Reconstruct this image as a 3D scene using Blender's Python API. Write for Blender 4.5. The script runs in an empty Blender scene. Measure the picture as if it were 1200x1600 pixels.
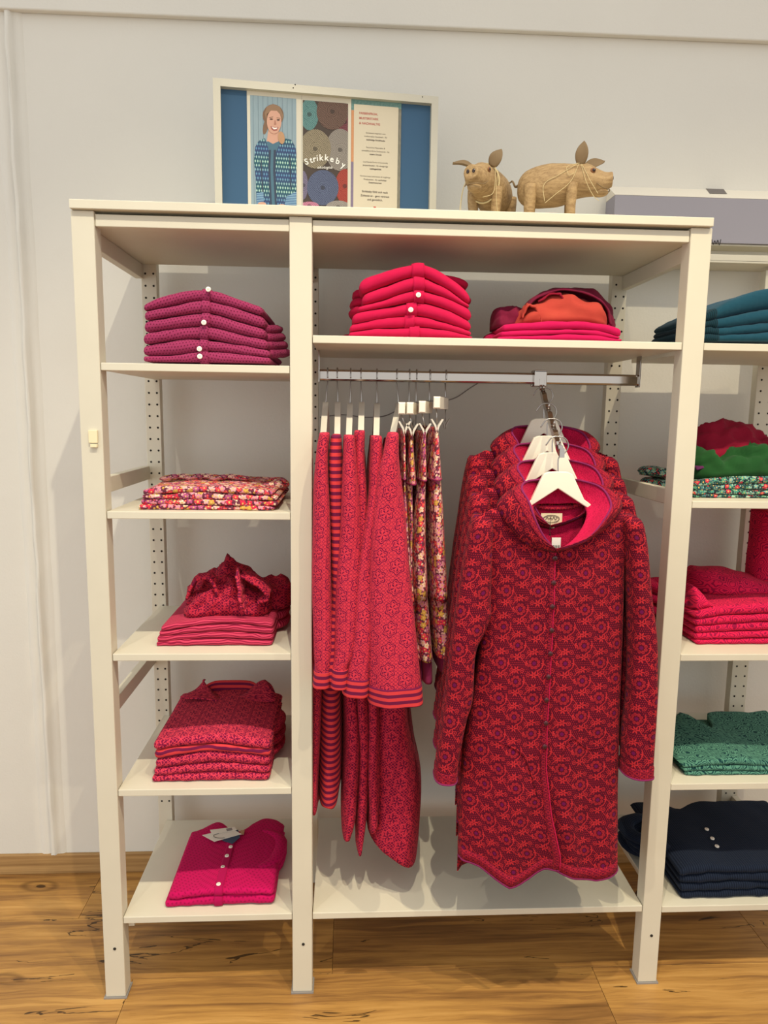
import bpy, bmesh, math, random
from math import sin, cos, pi, sqrt, atan2, radians, floor, exp
from mathutils import Vector, Matrix, noise

random.seed(7)
scene = bpy.context.scene
COL = scene.collection

# ------------------------------------------------------------------ camera
F_PX = 1103.24
CAM = Vector((0.6338, -1.7166, 1.5524))
YAW, PITCH, ROLL = 0.0520, -0.1387, 0.0141
FW = Vector((sin(YAW) * cos(PITCH), cos(YAW) * cos(PITCH), sin(PITCH)))
_rt = Vector((cos(YAW), -sin(YAW), 0))
_up = _rt.cross(FW)
RT = _rt * cos(ROLL) + _up * sin(ROLL)
UP = -_rt * sin(ROLL) + _up * cos(ROLL)
cd = bpy.data.cameras.new('camera')
cd.sensor_fit = 'VERTICAL'
cd.sensor_height = 36
cd.lens = F_PX * 36 / 1600
cd.clip_start = 0.02
cam = bpy.data.objects.new('camera', cd)
COL.objects.link(cam)
cam.matrix_world = Matrix(((RT.x, UP.x, -FW.x, CAM.x), (RT.y, UP.y, -FW.y, CAM.y), (RT.z, UP.z, -FW.z, CAM.z), (0, 0, 0, 1)))
scene.camera = cam

# ------------------------------------------------------------------ world, lamps, exposure
w = bpy.data.worlds.new('shop_ambient')
scene.world = w
w.use_nodes = True
w.node_tree.nodes['Background'].inputs[0].default_value = (1.0, 0.99, 0.965, 1)
w.node_tree.nodes['Background'].inputs[1].default_value = 0.98
scene.view_settings.view_transform = 'Standard'
scene.view_settings.look = 'None'
scene.view_settings.exposure = 0.0
scene.view_settings.gamma = 1.0
scene.view_settings.use_curve_mapping = False


def spot(name, loc, target, power, size=75, blend=0.5, col=(1, 0.85, 0.66), rad=0.03):
    l = bpy.data.lights.new(name, 'SPOT')
    l.energy = power
    l.spot_size = radians(size)
    l.spot_blend = blend
    l.color = col
    l.shadow_soft_size = rad
    o = bpy.data.objects.new(name, l)
    COL.objects.link(o)
    o.location = loc
    o.rotation_euler = (Vector(target) - Vector(loc)).to_track_quat('-Z', 'Y').to_euler()
    return o


# ceiling track spots in front of the shelves (out of frame, above)
WARM = (1.0, 0.87, 0.62)
spot('ceiling_spot', (-0.32, -1.22, 3.6), (-0.05, 0.05, 0.0), 52, 66, 1.0, (1, 0.94, 0.80), .012)
spot('ceiling_spot', (0.68, -1.26, 3.6), (0.22, 0.14, 0.1), 160, 72, 1.0, (1, 0.92, 0.73), .012)
spot('ceiling_spot', (1.25, -1.25, 3.6), (1.08, 0.00, 0.0), 140, 66, 1.0, WARM, .012)
spot('ceiling_spot', (2.05, -1.20, 3.6), (1.78, 0.15, 0.2), 138, 74, 1.0, WARM, .012)
# added unseen area light: cool daylight fill from the left, behind the camera
wl = bpy.data.lights.new('daylight_fill', 'AREA')
wl.shape = 'RECTANGLE'
wl.size, wl.size_y = 2.2, 2.0
wl.energy = 20
wl.color = (0.78, 0.90, 1.0)
wo = bpy.data.objects.new('daylight_fill', wl)
COL.objects.link(wo)
wo.location = (-2.6, -2.2, 1.2)
wo.rotation_euler = (Vector((0, .4, .6)) - wo.location).to_track_quat('-Z', 'Z').to_euler()


# ------------------------------------------------------------------ photogrammetry helper: pixel + known plane -> world point
def U(x, y, Y=None, Z=None, X=None):
    d = FW + RT * ((x - 600) / F_PX) - UP * ((y - 800) / F_PX)
    if Y is not None:
        t = (Y - CAM.y) / d.y
    elif Z is not None:
        t = (Z - CAM.z) / d.z
    else:
        t = (X - CAM.x) / d.x
    return CAM + d * t


def lerp(a, b, t):
    return a + (b - a) * t


def clamp(x, a=0.0, b=1.0):
    return max(a, min(b, x))


def sstep(a, b, x):
    t = clamp((x - a) / (b - a))
    return t * t * (3 - 2 * t)


def interp(tab, x):
    """piecewise linear with smooth ends; tab sorted by first column"""
    if x <= tab[0][0]:
        return tab[0][1]
    for (a, va), (b, vb) in zip(tab, tab[1:]):
        if x <= b:
            t = (x - a) / (b - a)
            return va + (vb - va) * t
    return tab[-1][1]


def catmull(pts, n):
    """resample a polyline of tuples as a smooth curve with n points"""
    P = [Vector(p) for p in pts]
    if len(P) == 2:
        return [P[0].lerp(P[1], i / (n - 1)) for i in range(n)]
    out = []
    m = len(P) - 1
    for i in range(n):
        s = i / (n - 1) * m
        k = min(int(s), m - 1)
        t = s - k
        p1, p2 = P[k], P[k + 1]
        p0 = P[k - 1] if k > 0 else p1 * 2 - p2
        p3 = P[k + 2] if k + 2 <= m else p2 * 2 - p1
        out.append(0.5 * ((2 * p1) + (p2 - p0) * t + (2 * p0 - 5 * p1 + 4 * p2 - p3) * t * t + (3 * p1 - p0 - 3 * p2 + p3) * t ** 3))
    return out


def nz(x, y, z=0.0):
    return noise.noise(Vector((x, y, z)))


# ------------------------------------------------------------------ object helpers
def world_origin(o):
    v = Vector((0, 0, 0))
    while o is not None:
        v += o.location
        o = o.parent
    return v


def thing(name, label, cat, loc=(0, 0, 0), group=None):
    o = bpy.data.objects.new(name, None)
    o.empty_display_size = 0.02
    COL.objects.link(o)
    o.location = loc
    return tag(o, label, cat, group)


def tag(o, label=None, cat=None, group=None, kind=None):
    if label:
        o['label'] = label
    if cat:
        o['category'] = cat
    if group:
        o['group'] = group
    if kind:
        o['kind'] = kind
    return o


class MB:
    """collects verts / faces / uv; world coordinates"""

    def __init__(s):
        s.v, s.f, s.uv = [], [], []

    def add(s, verts, faces, uv=None):
        n = len(s.v)
        s.v += [Vector(p) for p in verts]
        s.f += [[i + n for i in f] for f in faces]
        s.uv += list(uv) if uv else [(p[0], p[2]) for p in verts]
        return s

    def box(s, x0, x1, y0, y1, z0, z1, b=0.0):
        if b <= 0:
            v = [(x, y, z) for z in (z0, z1) for y in (y0, y1) for x in (x0, x1)]
            f = [(0, 2, 3, 1), (4, 5, 7, 6), (0, 1, 5, 4), (2, 6, 7, 3), (0, 4, 6, 2), (1, 3, 7, 5)]
            return s.add(v, f)
        bm = bmesh.new()
        r = bmesh.ops.create_cube(bm, size=1)
        for q in r['verts']:
            q.co = Vector((lerp(x0, x1, q.co.x + .5), lerp(y0, y1, q.co.y + .5), lerp(z0, z1, q.co.z + .5)))
        bmesh.ops.bevel(bm, geom=list(bm.edges), offset=b, segments=2, affect='EDGES', profile=0.5)
        bm.verts.index_update()
        s.add([q.co.copy() for q in bm.verts], [[q.index for q in f.verts] for f in bm.faces])
        bm.free()
        return s

    def tube(s, pts, r, n=8, closed=False, cap=True):
        P = [Vector(p) for p in pts]
        m = len(P)
        rr = r if isinstance(r, (list, tuple)) else [r] * m
        verts, uv, L = [], [], 0
        prev = None
        for i, p in enumerate(P):
            if closed:
                t = P[(i + 1) % m] - P[i - 1]
            else:
                t = P[min(i + 1, m - 1)] - P[max(i - 1, 0)]
            t.normalize()
            if prev is None:
                a = Vector((0, 0, 1)) if abs(t.z) < .9 else Vector((1, 0, 0))
                a = (a - t * a.dot(t)).normalized()
            else:
                a = (prev - t * prev.dot(t)).normalized()
            prev = a
            b = t.cross(a)
            if i:
                L += (p - P[i - 1]).length
            for k in range(n):
                an = 2 * pi * k / n
                verts.append(p + (a * cos(an) + b * sin(an)) * rr[i])
                uv.append((k / n * 2 * pi * rr[i], L))
        faces = []
        for i in range(m - (0 if closed else 1)):
            for k in range(n):
                a0, a1 = i * n + k, i * n + (k + 1) % n
                j = (i + 1) % m
                faces.append((a0, a1, j * n + (k + 1) % n, j * n + k))
        if cap and not closed:
            faces.append(list(range(n))[::-1])
            faces.append([(m - 1) * n + k for k in range(n)])
        return s.add(verts, faces, uv)

    def disc(s, c, nrm, r, h, n=16, rx=None):
        """short cylinder centred at c along nrm"""
        c, nrm = Vector(c), Vector(nrm).normalized()
        a = Vector((0, 0, 1)) if abs(nrm.z) < .9 else Vector((1, 0, 0))
        a = (a - nrm * a.dot(nrm)).normalized()
        b = nrm.cross(a)
        v = []
        for d, q in ((-h / 2, 1), (h / 2 * .6, 1), (h / 2, .86)):
            for k in range(n):
                an = 2 * pi * k / n
                v.append(c + nrm * d + (a * cos(an) * r + b * sin(an) * (rx or r)) * q)
        f = [list(range(n))[::-1], [2 * n + k for k in range(n)]]
        for i in range(2):
            for k in range(n):
                f.append((i * n + k, i * n + (k + 1) % n, (i + 1) * n + (k + 1) % n, (i + 1) * n + k))
        return s.add(v, f)

    def grid(s, P, UV=None, closed_u=False, cap=False):
        """P[i][j] rows of points"""
        R, C = len(P), len(P[0])
        v = [p for row in P for p in row]
        uv = [q for row in UV for q in row] if UV else None
        f = []
        for i in range(R - 1):
            for j in range(C - (0 if closed_u else 1)):
                k = (j + 1) % C
                f.append((i * C + j, i * C + k, (i + 1) * C + k, (i + 1) * C + j))
        if cap:
            f.append(list(range(C))[::-1])
            f.append([(R - 1) * C + j for j in range(C)])
        return s.add(v, f, uv)

    def ball(s, c, rx, ry, rz, nu=16, nv=10, rot=None, fn=None):
        c = Vector(c)
        P, UV = [], []
        for i in range(nv + 1):
            ph = -pi / 2 + pi * i / nv
            row, ur = [], []
            for j in range(nu):
                th = 2 * pi * j / nu
                p = Vector((cos(ph) * cos(th) * rx, cos(ph) * sin(th) * ry, sin(ph) * rz))
                if fn:
                    p = fn(p)
                if rot:
                    p = rot @ p
                row.append(c + p)
                ur.append((th * rx, ph * rz))
            P.append(row)
            UV.append(ur)
        return s.grid(P, UV, True, False)

    def build(s, name, mat, parent=None, smooth=True, thick=0.0, sub=0, angle=None):
        og = world_origin(parent) if parent else Vector((0, 0, 0))
        me = bpy.data.meshes.new(name)
        me.from_pydata([p - og for p in s.v], [], s.f)
        me.update()
        ul = me.uv_layers.new(name='UVMap')
        vi = [0] * len(me.loops)
        me.loops.foreach_get('vertex_index', vi)
        flat = []
        for i in vi:
            flat += [s.uv[i][0], s.uv[i][1]]
        ul.data.foreach_set('uv', flat)
        if smooth:
            me.polygons.foreach_set('use_smooth', [True] * len(me.polygons))
            if angle:
                me.set_sharp_from_angle(angle=radians(angle))
        if isinstance(mat, (list, tuple)):
            for m in mat:
                me.materials.append(m)
        else:
            me.materials.append(mat)
        o = bpy.data.objects.new(name, me)
        COL.objects.link(o)
        if parent:
            o.parent = parent
        if thick:
            md = o.modifiers.new('thickness', 'SOLIDIFY')
            md.thickness = thick
            md.offset = 0
        if sub:
            md = o.modifiers.new('smooth', 'SUBSURF')
            md.levels = md.render_levels = sub
        return o


def copy_tree(o, parent=None):
    c = o.copy()
    COL.objects.link(c)
    c.parent = parent
    for ch in list(o.children):
        copy_tree(ch, c)
    return c


# ------------------------------------------------------------------ node expression helper
class X:
    def __init__(s, nt, sk):
        s.nt, s.sk = nt, sk

    def op(s, o, *a):
        n = s.nt.nodes.new('ShaderNodeMath')
        n.operation = o
        for i, q in enumerate((s,) + a):
            if isinstance(q, X):
                s.nt.links.new(q.sk, n.inputs[i])
            else:
                n.inputs[i].default_value = q
        return X(s.nt, n.outputs[0])

    def __add__(s, o): return s.op('ADD', o)
    __radd__ = __add__
    def __sub__(s, o): return s.op('SUBTRACT', o)
    def __rsub__(s, o): return (s * -1) + o
    def __mul__(s, o): return s.op('MULTIPLY', o)
    __rmul__ = __mul__
    def __truediv__(s, o): return s.op('DIVIDE', o)
    def __neg__(s): return s * -1
    def sin(s): return s.op('SINE')
    def cos(s): return s.op('COSINE')
    def fract(s): return s.op('FRACT')
    def floor(s): return s.op('FLOOR')
    def abs(s): return s.op('ABSOLUTE')
    def sqrt(s): return s.op('SQRT')
    def lt(s, o): return s.op('LESS_THAN', o)
    def gt(s, o): return s.op('GREATER_THAN', o)
    def mod(s, o): return s.op('FLOORED_MODULO', o)
    def min(s, o): return s.op('MINIMUM', o)
    def max(s, o): return s.op('MAXIMUM', o)
    def atan2(s, o): return s.op('ARCTAN2', o)


class Mat:
    """material under construction"""

    def __init__(s, name, rough=0.8, spec=0.3):
        s.m = bpy.data.materials.new(name)
        s.m.use_nodes = True
        s.nt = s.m.node_tree
        s.b = s.nt.nodes['Principled BSDF']
        s.b.inputs['Roughness'].default_value = rough
        s.b.inputs['Specular IOR Level'].default_value = spec

    def new(s, t):
        return s.nt.nodes.new(t)

    def link(s, a, b):
        s.nt.links.new(a.sk if isinstance(a, X) else a, b)

    def uv(s):
        n = s.new('ShaderNodeUVMap')
        n.uv_map = 'UVMap'
        sp = s.new('ShaderNodeSeparateXYZ')
        s.link(n.outputs[0], sp.inputs[0])
        s.uvs = n.outputs[0]
        return X(s.nt, sp.outputs[0]), X(s.nt, sp.outputs[1])

    def obj(s):
        n = s.new('ShaderNodeTexCoord')
        sp = s.new('ShaderNodeSeparateXYZ')
        s.link(n.outputs['Object'], sp.inputs[0])
        s.objs = n.outputs['Object']
        return [X(s.nt, sp.outputs[i]) for i in range(3)]

    def noise(s, vec, scale, detail=3, rough=.55, dist=0):
        n = s.new('ShaderNodeTexNoise')
        n.inputs['Scale'].default_value = scale
        n.inputs['Detail'].default_value = detail
        n.inputs['Roughness'].default_value = rough
        n.inputs['Distortion'].default_value = dist
        if vec is not None:
            s.link(vec, n.inputs['Vector'])
        return X(s.nt, n.outputs[0])

    def comb(s, x, y, z=0.0):
        n = s.new('ShaderNodeCombineXYZ')
        for i, q in enumerate((x, y, z)):
            if isinstance(q, X):
                s.link(q, n.inputs[i])
            else:
                n.inputs[i].default_value = q
        return n.outputs[0]

    def mix(s, fac, a, b, mode='MIX'):
        n = s.new('ShaderNodeMix')
        n.data_type = 'RGBA'
        n.blend_type = mode
        n.clamp_factor = True
        if isinstance(fac, X):
            s.link(fac, n.inputs[0])
        else:
            n.inputs[0].default_value = fac
        for q, i in ((a, 6), (b, 7)):
            if isinstance(q, (tuple, list)):
                n.inputs[i].default_value = (q[0], q[1], q[2], 1)
            else:
                s.link(q, n.inputs[i])
        return n.outputs[2]

    def ramp(s, fac, stops, interp='LINEAR'):
        n = s.new('ShaderNodeValToRGB')
        n.color_ramp.interpolation = interp
        e = n.color_ramp.elements
        while len(e) < len(stops):
            e.new(0.5)
        for q, (p, c) in zip(e, stops):
            q.position = p
            q.color = (c[0], c[1], c[2], 1)
        s.link(fac, n.inputs[0])
        return n.outputs[0]

    def color(s, c):
        if isinstance(c, (tuple, list)):
            s.b.inputs['Base Color'].default_value = (c[0], c[1], c[2], 1)
        else:
            s.link(c, s.b.inputs['Base Color'])
        return s

    def bump(s, h, strength=.3, dist=.002):
        n = s.new('ShaderNodeBump')
        n.inputs['Strength'].default_value = strength
        n.inputs['Distance'].default_value = dist
        s.link(h, n.inputs['Height'])
        s.link(n.outputs[0], s.b.inputs['Normal'])
        return s

    def sheen(s, v=.3, c=(1, .6, .6)):
        s.b.inputs['Sheen Weight'].default_value = v
        s.b.inputs['Sheen Roughness'].default_value = .5
        s.b.inputs['Sheen Tint'].default_value = (*c, 1)
        return s


def srgb(h):
    """'#rrggbb' -> linear"""
    h = h.lstrip('#')
    r = []
    for i in (0, 2, 4):
        c = int(h[i:i + 2], 16) / 255
        r.append(c / 12.92 if c <= .04045 else ((c + .055) / 1.055) ** 2.4)
    return tuple(r)


def plain(name, c, rough=.6, spec=.3, metal=0, bump=None):
    m = Mat(name, rough, spec)
    m.color(c)
    m.b.inputs['Metallic'].default_value = metal
    if bump:
        m.obj()
        m.bump(m.noise(m.objs, bump[0], 3), bump[1], .002)
    return m.m


MT = {}


def mk_wall():
    m = Mat('wall_plaster', .9, .15)
    x, y, z = m.obj()
    n1 = m.noise(m.objs, 2.2, 4)
    col = m.mix(n1, srgb('#d8d4c9'), srgb('#e2ded3'))
    m.color(col)
    h = m.noise(m.objs, 130, 3) * .6 + m.noise(m.objs, 24, 3) * .8
    m.bump(h, .35, .0022)
    return m.m


def mk_paint():
    m = Mat('white_painted_wood', .48, .35)
    x, y, z = m.obj()
    n1 = m.noise(m.objs, 9, 4)
    base = m.mix(n1, srgb('#cfc8b4'), srgb('#d8d1bd'))
    # small chips in the paint
    ch = m.noise(m.objs, 60, 2).gt(.79)
    m.color(m.mix(ch * .35, base, srgb('#b7a893')))
    g = m.noise(m.comb(x * 40, y * 40, z * 3), 3, 3)
    m.bump(g, .12, .001)
    return m.m


def mk_floor():
    m = Mat('oak_laminate', .42, .4)
    x, y, z = m.obj()
    info = m.new('ShaderNodeObjectInfo')
    rnd = X(m.nt, info.outputs['Random'])
    xo = x + rnd * 13.0
    warp = m.noise(m.comb(xo * 1.4, y * 5, rnd * 7), 1.6, 3) - .5
    yy = y + warp * .05
    grain = m.noise(m.comb(xo * 1.1, yy * 24, rnd * 5), 2.0, 6, .62, .4)
    fine = m.noise(m.comb(xo * 4, yy * 150, 0.0), 2.0, 3)
    big = m.noise(m.comb(xo * .9, yy * 4.0, rnd * 3), 1.7, 3)
    c = m.ramp(grain * .62 + big * .38, [(.30, srgb('#5a3d20')), (.43, srgb('#8d6436')), (.54, srgb('#b08244')), (.68, srgb('#c89a58'))])
    c = m.mix(fine.gt(.62) * .25, c, srgb('#6a4523'))
    # dark cracks along the grain
    cr = m.noise(m.comb(xo * 1.3, yy * 9, rnd * 9), 1.5, 5, .5, .8)
    crack = (cr - .5).abs().lt(.006) * m.noise(m.comb(xo * 1.6, y * 6, 2.0), 1.3, 2).gt(.55)
    c = m.mix(crack * .85, c, srgb('#24150a'))
    # knots
    vo = m.new('ShaderNodeTexVoronoi')
    vo.inputs['Scale'].default_value = 1.0
    m.link(m.comb(xo * 2.3, yy * 5.2, 0.0), vo.inputs['Vector'])
    d = X(m.nt, vo.outputs['Distance'])
    ring = ((d * 60 + warp * 6).sin() * .5 + .5) * (d.lt(.17))
    c = m.mix(ring * .5, c, srgb('#4a2c13'))
    c = m.mix(d.lt(.045) * .8, c, srgb('#241308'))
    m.color(c)
    m.bump(grain, .12, .001)
    return m.m


MT['wall'] = mk_wall()
MT['paint'] = mk_paint()
MT['floor'] = mk_floor()
MT['hole'] = plain('peg_hole_shadow', srgb('#2c2722'), .9)
MT['chrome'] = plain('chrome', (.50, .46, .42), .12, .5, 1.0)
MT['steel'] = plain('steel_wire', (.42, .40, .38), .28, .5, 1.0)
MT['black'] = plain('black_gap', srgb('#1e1b19'), .8)


def mk_baseboard():
    m = Mat('oak_baseboard', .5, .3)
    x, y, z = m.obj()
    g = m.noise(m.comb(x * 1.2, y * 8, z * 40), 2, 4)
    m.color(m.ramp(g, [(.3, srgb('#8f6c42')), (.7, srgb('#b9935f'))]))
    return m.m


MT['baseboard'] = mk_baseboard()

# ------------------------------------------------------------------ the room
Z1L, Z1C, Z2, Z3, Z4, Z5 = 1.6613, 1.7335, 1.3089, 0.951, 0.5907, 0.2337
Z2R = 1.345
T = 0.018
D = 0.45
YW = 0.5385

wall = MB().box(-2.2, 4.0, YW, YW + .12, -0.02, 3.4).build('wall_back', MT['wall'], smooth=False)
tag(wall, 'rough white plaster wall behind the shelves', 'wall', kind='structure')

# floor: wide planks running left-right, one mesh each
floor_base = MB().box(-5.0, 7.0, -7.0, YW, -.03, -.006).build('floor', MT['floor'], smooth=False)
tag(floor_base, 'oak plank floor with dark grain', 'floor', kind='structure')
PW = 0.243
edges = [0.063 + PW * k for k in range(-9, 3)]
offs = {0: 1.337, 1: 0.600, 2: 1.05, -1: 1.337, -2: .4}
for r, y0 in enumerate(edges):
    y1 = min(y0 + PW, YW)
    k = round((y0 - .063) / PW)
    PL = 1.285
    st = {-1: 1.337, 0: .600, 1: 1.10}.get(k, random.uniform(0, 1.2))
    x = st - PL * 3
    while x < 3.6:
        xa, xb = max(x, -2.2), min(x + PL, 4.0)
        if xb - xa > .05 and y1 - y0 > .01:
            MB().box(xa + .0006, xb - .0006, y0 + .0006, y1 - .0006, -.006, 0, .0006).build('plank', MT['floor'], floor_base, smooth=False)
        x += PL

b = MB().box(-2.2, 4.0, YW - .014, YW, 0, .0676, .002).build('baseboard_back', MT['baseboard'], smooth=False)
tag(b, 'oak baseboard along the foot of the white wall', 'baseboard', kind='structure')
b = MB().box(-2.2, 4.0, YW - .022, YW, 2.675, 3.4, .004).build('trim_1', MT['wall'], smooth=False)
tag(b, 'white plaster fascia along the top of the wall', 'trim', kind='structure')

# vertical ridge left of the shelves: a rough strip with a rounded bead
mb = MB()
P, UVs = [], []
NP = 60
for i in range(NP + 1):
    z = lerp(.0676, 2.675, i / NP)
    xc = -.352 + .006 * nz(0, 0, z * 2.3)
    row = []
    for dx, dy in ((-.040, .001), (-.030, -.006), (-.014, -.007), (-.004, -.002), (.0, -.016), (.006, -.020), (.012, -.017), (.017, -.006), (.034, -.005), (.046, .001)):
        row.append(Vector((xc + dx + .003 * nz(dx * 50, 3, z * 6), YW + dy * (1 + .5 * nz(dx * 90, 9, z * 9)), z)))
    P.append(row[::-1])
mb.grid(P)
b = mb.build('trim_2', MT['wall'])
tag(b, 'vertical plastered ridge running up the wall left of the shelves', 'trim', kind='structure')

# ------------------------------------------------------------------ shelving units
def holes(x0, x1, y, z0, z1, parent, step=.0343):
    """two columns of small drilled holes on the front of a rear post"""
    mb = MB()
    z = z0
    while z < z1:
        for x in (lerp(x0, x1, .27), lerp(x0, x1, .80)):
            n = 8
            v = [(x + .0033 * cos(2 * pi * k / n), y - .0004, z + .0033 * sin(2 * pi * k / n)) for k in range(n)]
            v2 = [(x + .0022 * cos(2 * pi * k / n), y - .0001, z + .0022 * sin(2 * pi * k / n)) for k in range(n)]
            mb.add(v + v2, [[n + k for k in range(n)]] + [(k, (k + 1) % n, n + (k + 1) % n, n + k) for k in range(n)])
        z += step
    return tag(mb.build('peg_hole', MT['hole'], parent, smooth=False), kind='stuff')


def board(x0, x1, y0, y1, z0, z1, name, parent, bev=.0015):
    return MB().box(x0, x1, y0, y1, z0, z1, bev).build(name, MT['paint'], parent, smooth=False)


unit = thing('shelving_unit', 'tall white painted shelving unit with two bays and a chrome clothes rail', 'shelf', (0.75, 0.22, 0))
PD = .045  # post depth
posts = {}
for x0, x1 in ((0, .0521), (.4947, .547), (1.445, 1.4971)):
    p = board(x0, x1, 0, PD, 0.004, 2.0, 'front_post', unit, .002)
    # metal shoe under the foot and a screw head
    MB().box(x0 - .004, x1 + .004, -.004, PD + .004, 0, .004).build('foot_plate', plain('grey_foot', srgb('#8d8782'), .5), p, smooth=False)
    MB().disc((lerp(x0, x1, .55), -.0005, .145), (0, -1, 0), .004, .002, 10).build('screw', MT['hole'], p)
for x0, x1 in ((.028, .072), (.500, .543), (1.426, 1.472)):
    p = board(x0, x1, D, D + .03, 0, 2.0, 'rear_post', unit)
    holes(x0, x1, D, .30, 1.98, p)
# top board and rails under it
board(.002, 1.493, -.012, D + .03, 2.001, 2.021, 'top_board', unit)
board(.053, .494, .004, .022, 1.967, 1.994, 'top_rail', unit)
board(.548, 1.444, .004, .022, 1.967, 1.994, 'top_rail', unit)
board(.030, 1.470, .022, D - .001, 1.972, 1.990, 'inner_top_board', unit)
# side rails joining front and rear posts
for x0, x1, zz in ((.012, .034, (1.9515, 1.365, .785)), (.508, .530, (1.9515, 1.3, .785)), (1.456, 1.476, (1.9515, 1.350))):
    for z in zz:
        h = .040
        board(x0, x1, PD, D, z - h / 2, z + h / 2, 'side_rail', unit)
board(.060, .076, .02, D, Z5 - .040, Z5 - .0185, 'shelf_support', unit)
# shelves, left bay
for z in (Z1L, Z2, Z3, Z4, Z5):
    board(.0535, .4935, .002, D - .002, z - T, z, 'shelf', unit)
# shelves, centre bay
for z in (Z1C, Z5):
    board(.5485, 1.4435, .002, D - .002, z - T, z, 'shelf', unit)
# magnetic price holder on the left post
tg = thing('price_clip', 'small cream plastic price clip stuck on the left front post', 'clip', (.026, 0, 1.44))
ca = U(139, 672, Y=0)
cb = U(154, 699, Y=0)
MB().box(ca.x, cb.x, -.006, -.0005, U(146, 692, Y=0).z, ca.z, .001).build('plate', plain('cream_plastic', srgb('#e9dcb4'), .4), tg, smooth=False)
MB().box(ca.x + .004, cb.x - .001, -.008, -.0005, cb.z, U(146, 694, Y=0).z, .001).build('lip', plain('cream_plastic', srgb('#e9dcb4'), .4), tg, smooth=False)

# second unit, to the right, shares the right-hand post
unit2 = thing('shelving_unit', 'white shelving unit cut off by the right edge of the photograph', 'shelf', (1.8, .22, 0))
for x0, x1 in ((1.985, 2.037),):
    board(x0, x1, 0, PD, 0, 1.94, 'front_post', unit2, .002)
for x0, x1 in ((1.900, 1.955),):
    p = board(x0, x1, D, D + .03, 0, 2.0, 'rear_post', unit2)
    holes(x0, x1, D, .30, 1.9, p)
for z in (Z1C, Z2R, Z3 - .006, Z4 - .004, Z5 - .004):
    board(1.4985, 1.984, .002, D - .002, z - T, z, 'shelf', unit2)
for z in (1.38, .90, .27):
    board(1.935, 1.955, PD, D, z - .02, z + .02, 'side_rail', unit2)
ba, bb = U(1116, 397, Y=.42), U(1116, 408, Y=.42)
board(1.478, 2.03, .42, .449, bb.z, ba.z, 'rear_rail', unit2)
board(1.478, 2.03, .42, YW - .002, bb.z - .004, bb.z + .004, 'ledge', unit2)

# clothes rail: rectangular chrome tube hung from two brackets under the centre shelf
rail = thing('clothes_rail', 'chrome clothes rail under the upper shelf of the middle bay', 'rail', (1.0, .2, 1.65))
ZR0, ZR1 = 1.636, 1.666
MB().box(.5535, 1.4225, .192, .207, ZR0, ZR1, .0055).build('bar', MT['chrome'], rail, smooth=False)
for x in (.5535, 1.4185):
    MB().box(x, x + .004, .186, .213, ZR0 - .004, Z1C - T - .0005, .001).build('bracket', MT['chrome'], rail, smooth=False)

# grey wall box above the right-hand unit
bx0 = 1.424
zb0, zb1 = U(1000, 376, Y=.46).z, U(958, 304, Y=.46).z
yb0 = .462
wb = thing('wall_box', 'long grey box with a sloping cream lid mounted on the wall at upper right', 'box', (1.9, YW, zb0))
MT['greybox'] = plain('grey_card', srgb('#9c98a0'), .7)
MT['creamlid'] = plain('cream_card', srgb('#e4dccb'), .7)
MB().box(bx0, 2.7, yb0, YW - .0005, zb0, zb1, .001).build('body', MT['greybox'], wb, smooth=False)
zt = zb1 + .046
v = [(bx0, yb0, zb1 + .0005), (2.7, yb0, zb1 + .0005), (2.7, YW - .0005, zb1 + .0005), (bx0, YW - .0005, zb1 + .0005), (bx0, YW - .004, zt), (2.7, YW - .004, zt), (2.7, YW - .0005, zt), (bx0, YW - .0005, zt)]
lid = MB().add(v, [(0, 1, 5, 4), (4, 5, 6, 7), (0, 4, 7, 3), (1, 2, 6, 5), (3, 7, 6, 2), (0, 3, 2, 1)]).build('lid', MT['creamlid'], wb, smooth=False)


def on_lid(x, y):
    # slope plane through (yb0, zb1) and (YW-.004, zt)
    k = (zt - zb1) / (YW - .004 - yb0)
    d = FW + RT * ((x - 600) / F_PX) - UP * ((y - 800) / F_PX)
    t = (zb1 + k * (CAM.y - yb0) - CAM.z) / (d.z - k * d.y)
    return CAM + d * t + Vector((0, -.0005, .0011))


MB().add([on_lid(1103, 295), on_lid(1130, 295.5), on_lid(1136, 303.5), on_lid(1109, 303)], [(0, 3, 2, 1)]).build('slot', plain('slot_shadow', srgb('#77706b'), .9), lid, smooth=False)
board(bx0 + .02, 2.7, .47, YW - .001, zb0 - .006, zb0 - .0005, 'support_strip', wb)
# pencilled scribble at the lower edge of the box
mb = MB()
pts = catmull([U(1112 + 2.4 * k, 377 + (4 if k % 2 else -3) + (k % 3), Y=yb0 - .0012) for k in range(7)], 36)
mb.tube(pts, .0008, 5)
mb.build('scribble', MT['hole'], wb)

# ------------------------------------------------------------------ fabrics
def knit_bump(m, sc=420, st=.35):
    u, v = m.U, m.V
    a = ((u * sc).sin() * .5 + .5) * ((v * sc * 1.2 + (u * sc * .5).sin()).sin() * .5 + .5)
    h = a * .6 + m.noise(m.uvs, 260, 2) * .5
    m.bump(h, st, .0012)


def fabric(name, fn, rough=.92, bump=.35, sc=420, sheen=.04, tint=(1, .6, .6)):
    m = Mat(name, rough, .12)
    m.U, m.V = m.uv()
    m.color(fn(m, m.U, m.V))
    knit_bump(m, sc, bump)
    m.sheen(sheen, tint)
    return m.m


def mottled(c0, c1, s=60):
    return lambda m, u, v: m.mix(m.noise(m.uvs, s, 3), c0, c1)


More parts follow.
